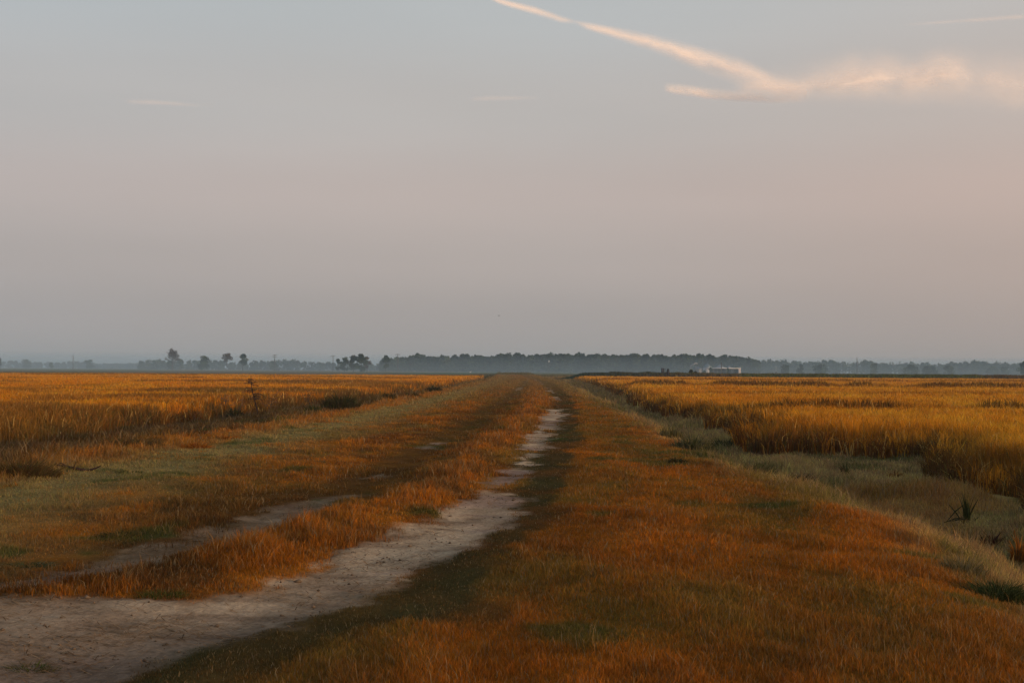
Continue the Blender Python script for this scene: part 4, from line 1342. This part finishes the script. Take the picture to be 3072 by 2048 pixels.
clump('weed_clump', 'pale feathery grass above the dark grass at the right edge', 2880, 1722, 1630, 170, -.6, 900, [(.20, .16, .08), GYG, OLV], RD, 47, (.1, .5), cat='weed', dens_r=.9)
clump('weed_clump', 'dark brown hollow of grass on the right slope', 2440, 1532, 1510, 110, -.12, 420, [(.06, .04, .015), (.04, .045, .015)], RD, 48, (.3, .9), cat='weed', dens_r=.9)
# stiff reeds
clump('reed_clump', 'tall stiff dark green reeds in front of the right rice', 2900, 1572, 1440, 64, -.66, 40, [(.06, .07, .016), (.035, .038, .012), (.08, .085, .02)], None, 50, (.03, .5), 1.25, True, 'reeds', .25)
clump('reed_clump', 'small dark stiff reed tuft alone in the right ditch', 2536, 1424, 1372, 70, -.7, 30, [DB, (.06, .06, .02)], None, 51, (.05, .9), 1.8, True, 'reeds', .2)
clump('stubble_clump', 'dark burnt looking stubble right of the tall reeds', 2972, 1632, 1575, 130, -.62, 60, [RED, (.055, .025, .012), DB], None, 52, (.2, .9), 2.2, True, 'stubble', .5)
clump('rice_clump', 'small orange rice clump fallen in the right ditch', 2688, 1432, 1400, 70, -.62, 260, [ORG, (.22, .07, .014), DB], None, 53, (.3, 1.0), 1.2, False, 'rice plant', .6)
clump('rice_clump', 'orange rice stems leaning in at the right edge of the photo', 3060, 1690, 1560, 90, -.6, 260, [ORG, (.28, .09, .014), DB], None, 54, (.1, .7), 1.2, False, 'rice plant', .6)
clump('dark_weeds', 'dark weeds standing where the right field juts toward the road', 1880, 1188, 1160, 80, -.45, 520, [DB, DG, RED], 'dark weeds in the right field', 55, (.1, .5), 1.0, False, 'weed', .9)
clump('dark_weeds', 'dark spiky weeds over the corner of the right rice field', 2165, 1218, 1186, 100, -.35, 460, [DB, DG, (.09, .06, .02)], 'dark weeds in the right field', 56, (.1, .6), 1.0, False, 'weed', .9)

# bent reed leaves beside the tall reeds
def crossed_reeds():
    b = gph(2900, 1572)
    sc = b[1] / FPX
    o = thing('fallen_reeds', 'bent and crossed dark reed leaves lying beside the tall reeds', 'reeds', b)
    P = lambda px, py, y=0.0: A(((px - 2900) * sc, y, (1572 - py) * sc))
    mb = MB()
    for pts in ([P(2893, 1512), P(2842, 1562)], [P(2842, 1562, -.1), P(2905, 1556, -.1)], [P(2854, 1516, .1), P(2884, 1570, -.1)], [P(2820, 1563, -.2), P(2895, 1552)],
                [P(2903, 1560), P(2934, 1497)], [P(2918, 1572), P(2936, 1550)]):
        p0, p1 = pts
        m_ = (p0 + p1) / 2 + A((0, 0, .02))
        mb.tube([p0, m_, p1], [.004, .011, .004], 5, (.045, .045, .016))
    mb.build('leaves', M_WEED, o)


def dead_branch():
    b = gph(235, 1412)
    sc = b[1] / FPX
    o = thing('dead_branch', 'dark forked dead branch lying on the left bank', 'branch', b)
    P = lambda px, py, y=0.0: A(((px - 235) * sc, y, (1412 - py) * sc))
    mb = MB()
    c = (.05, .026, .018)
    mb.tube([P(172, 1394), P(200, 1402, .1), P(235, 1407), P(262, 1411)], [.012, .020, .024, .018], 6, c)
    mb.tube([P(200, 1402, .1), P(186, 1390), P(178, 1388)], [.014, .009, .006], 5, c)
    mb.tube([P(262, 1411), P(282, 1405, .1), P(301, 1397)], [.018, .014, .008], 5, c)
    mb.tube([P(218, 1405), P(224, 1396), P(228, 1385)], [.012, .008, .005], 5, c)
    mb.build('limb', M_BARK, o)


crossed_reeds()
dead_branch()


# ------------------------------------------------------------------ clouds, high and far, outside the haze
def cloudmat():
    m, t, N, L = newmat('cirrus')
    a = N('ShaderNodeAttribute'); a.attribute_name = 'cover'
    d = N('ShaderNodeBsdfDiffuse'); tr = N('ShaderNodeBsdfTranslucent'); tp = N('ShaderNodeBsdfTransparent')
    for s_ in (d, tr):
        s_.inputs[0].default_value = (.96, .93, .92, 1)
    x = N('ShaderNodeMixShader'); x.inputs[0].default_value = .10
    L(d.outputs[0], x.inputs[1]); L(tr.outputs[0], x.inputs[2])
    y = N('ShaderNodeMixShader')
    L(a.outputs['Fac'], y.inputs[0]); L(tp.outputs[0], y.inputs[1]); L(x.outputs[0], y.inputs[2])
    o = N('ShaderNodeOutputMaterial'); L(y.outputs[0], o.inputs[0])
    return m


M_CLOUD = cloudmat()


def cloud(name, label, cen, fall, ns=360, nv=60, seed=0, dist=24000., layers=3, stretch=(6., 2.2), cat='cloud', edge=1.6, streak=0.0):
    """cen: (px, py, half height up, half height down, cover) along the cloud's length"""
    cen = np.array(cen, float)
    s = np.linspace(0, 1, ns)
    kk = np.concatenate([[0], np.cumsum(np.hypot(*np.diff(cen[:, :2], axis=0).T))])
    kk /= kk[-1]
    cx, cy, hu, hd, cov = (np.interp(s, kk, cen[:, i]) for i in range(5))
    vv = np.linspace(-1, 1, nv)
    V_, F_, Aa, off = [], [], [], 0
    length = np.hypot(*(cen[-1, :2] - cen[0, :2]))
    for l in range(layers):
        PX = cx[:, None] + 0 * vv[None]
        off_y = np.where(vv < 0, vv[None] * hu[:, None], vv[None] * hd[:, None]) * 1.25
        PY = cy[:, None] + off_y
        dd = dist + (l - (layers - 1) / 2) * dist * .012 + (-off_y) / FPX * dist * .25 + (PX - cx.mean()) / FPX * dist * .75
        dirs = np.stack([(PX - CX) / FPX, -(PY - CY) / FPX, -np.ones_like(PX)], 2) @ RN.T
        P = EYE + dirs / dirs[..., 1:2] * dd[..., None]
        U, Vv = np.meshgrid(s * length / 100, vv, indexing='ij')
        Yh = off_y / 60
        wob = (fbm(U * .9, Yh * .6 + l, seed + 3) - .5) * 1.1
        fine = fbm(U * stretch[0] * .35 + Yh * streak, (Yh + wob * .5) * stretch[1], seed + 31 * l, 5)
        r = np.abs(Vv + wob * .55)
        env = np.clip(1 - r ** edge, 0, 1) ** 1.9 * np.clip(1 - np.abs(Vv) ** 6, 0, 1)
        ends = sstep(0, .07, U / U.max()) * sstep(1, .93, U / U.max()) if fall else 1
        al = cov[:, None] * env * (.35 + .95 * sstep(.22, .78, fine)) * ends
        al = 1 - (1 - np.clip(al, 0, .97)) ** (1 / layers)
        V_.append(P.reshape(-1, 3)); Aa.append(al.ravel())
        i, j = np.meshgrid(np.arange(ns - 1), np.arange(nv - 1), indexing='ij')
        i, j = i.ravel(), j.ravel()
        F_.append(np.stack([i * nv + j, i * nv + j + 1, (i + 1) * nv + j + 1, (i + 1) * nv + j], 1) + off)
        off += ns * nv
    o = obj(name, meshnp(name, np.concatenate(V_), [np.concatenate(F_)], None, np.concatenate(Aa)), M_CLOUD, smooth=True)
    o.visible_shadow = True
    tag(o, label, cat, 'high clouds')
    return o


cloud('contrail', 'pink lit vapour trail slanting down across the upper right sky',
      [(1440, -22, 8, 10, 0.46), (1500, 4, 11, 11, 0.63), (1600, 32, 14, 14, 0.67), (1680, 58, 12, 12, 0.55), (1725, 66, 7, 9, 0.15), (1760, 78, 13, 13, 0.55), (1850, 100, 18, 20, 0.76), (1960, 126, 24, 30, 0.80),
       (2060, 156, 30, 40, 0.80), (2150, 190, 38, 44, 0.80), (2220, 214, 42, 46, 0.80), (2270, 236, 40, 40, 0.71), (2330, 262, 34, 30, 0.50), (2420, 280, 26, 26, 0.38)], False, 520, 60, 1, stretch=(3, 1.4), cat='contrail', streak=.6)
cloud('cloud', 'soft pink cloud bank at the right end of the vapour trail',
      [(2180, 268, 26, 26, .35), (2300, 262, 60, 40, .5), (2430, 255, 84, 52, .58), (2560, 232, 86, 72, .78), (2640, 220, 80, 86, .92), (2740, 225, 70, 84, .78), (2820, 220, 80, 88, .86),
       (2920, 238, 90, 84, .6), (3020, 250, 105, 84, .58), (3150, 258, 105, 80, .5), (3300, 260, 100, 76, .3)], True, 420, 80, 2, stretch=(3.0, 1.2), edge=1.1)
cloud('cloud', 'small feathery pink streak below the vapour trail',
      [(1985, 266, 18, 10, .6), (2040, 274, 22, 13, .75), (2120, 286, 22, 14, .7), (2210, 296, 24, 12, .62), (2320, 300, 24, 12, .5), (2420, 300, 18, 10, .3)], True, 240, 40, 3, stretch=(5, 2), streak=-.8)
cloud('cloud', 'faint pink wisp alone in the left sky', [(370, 304, 9, 9, 0.09), (430, 306, 9, 9, 0.17), (520, 311, 8, 8, 0.17), (600, 317, 6, 6, 0.07), (650, 312, 5, 5, 0.03)], True, 200, 36, 4, stretch=(6, 2.4))
cloud('cloud', 'faint pink wisp in the middle of the sky', [(1410, 298, 8, 8, 0.07), (1480, 296, 9, 8, 0.15), (1560, 295, 7, 7, 0.13), (1620, 293, 5, 5, 0.04)], True, 180, 36, 5, stretch=(6, 2.4))
cloud('cloud', 'thin faint streak at the top right corner of the sky', [(2700, 76, 5, 5, 0.06), (2850, 66, 6, 6, 0.15), (2980, 57, 8, 8, 0.25), (3120, 46, 9, 9, 0.30), (3250, 36, 9, 9, 0.25)], True, 240, 36, 6, stretch=(5, 1.5))


# ------------------------------------------------------------------ haze, and the mist lying on the far fields
def volbox(name, label, lo, hi, density, color):
    mb = MB()
    lo, hi = A(lo, float), A(hi, float)
    mb.box((lo + hi) / 2, hi - lo)
    m, t, N, L = newmat(name)
    v = N('ShaderNodeVolumePrincipled')
    v.inputs['Density'].default_value = density
    v.inputs['Color'].default_value = (*color, 1)
    v.inputs['Anisotropy'].default_value = 0.0
    o = N('ShaderNodeOutputMaterial'); L(v.outputs[0], o.inputs['Volume'])
    tag(mb.build(name, m), label, 'haze', kind='stuff')


volbox('haze', 'thin bluish morning haze over the fields and the far trees', (-2600, -60, ZF - 2.0), (2600, 3600, 27), .00024, (.60, .83, .96))
def mistbank():
    m, t, N, L = newmat('mist')
    v = N('ShaderNodeVolumePrincipled')
    v.inputs['Density'].default_value = .00055
    v.inputs['Color'].default_value = (.66, .86, .95, 1)
    o = N('ShaderNodeOutputMaterial'); L(v.outputs[0], o.inputs['Volume'])
    # a bank of mist that deepens towards the woods
    prof = [(470, -.8), (550, 1.5), (700, 3.5), (850, 6.3), (1000, 9.6), (1150, 12.8), (1400, 15.5), (2200, 16), (3500, 16)]
    mb = MB()
    w = 2500
    vs = [(-w, y, z) for y, z in prof] + [(w, y, z) for y, z in prof] + [(-w, y, ZF - 1) for y, z in prof] + [(w, y, ZF - 1) for y, z in prof]
    k = len(prof)
    q = []
    for i in range(k - 1):
        q += [(i, k + i, k + i + 1, i + 1), (2 * k + i, 2 * k + i + 1, 3 * k + i + 1, 3 * k + i),
              (i, i + 1, 2 * k + i + 1, 2 * k + i), (k + i, 3 * k + i, 3 * k + i + 1, k + i + 1)]
    q += [(0, 2 * k, 3 * k, k), (k - 1, 2 * k - 1, 4 * k - 1, 3 * k - 1)]
    mb.add(vs, q)
    tag(mb.build('mist', m), 'low pale ground mist deepening towards the far trees', 'haze', kind='stuff')


mistbank()
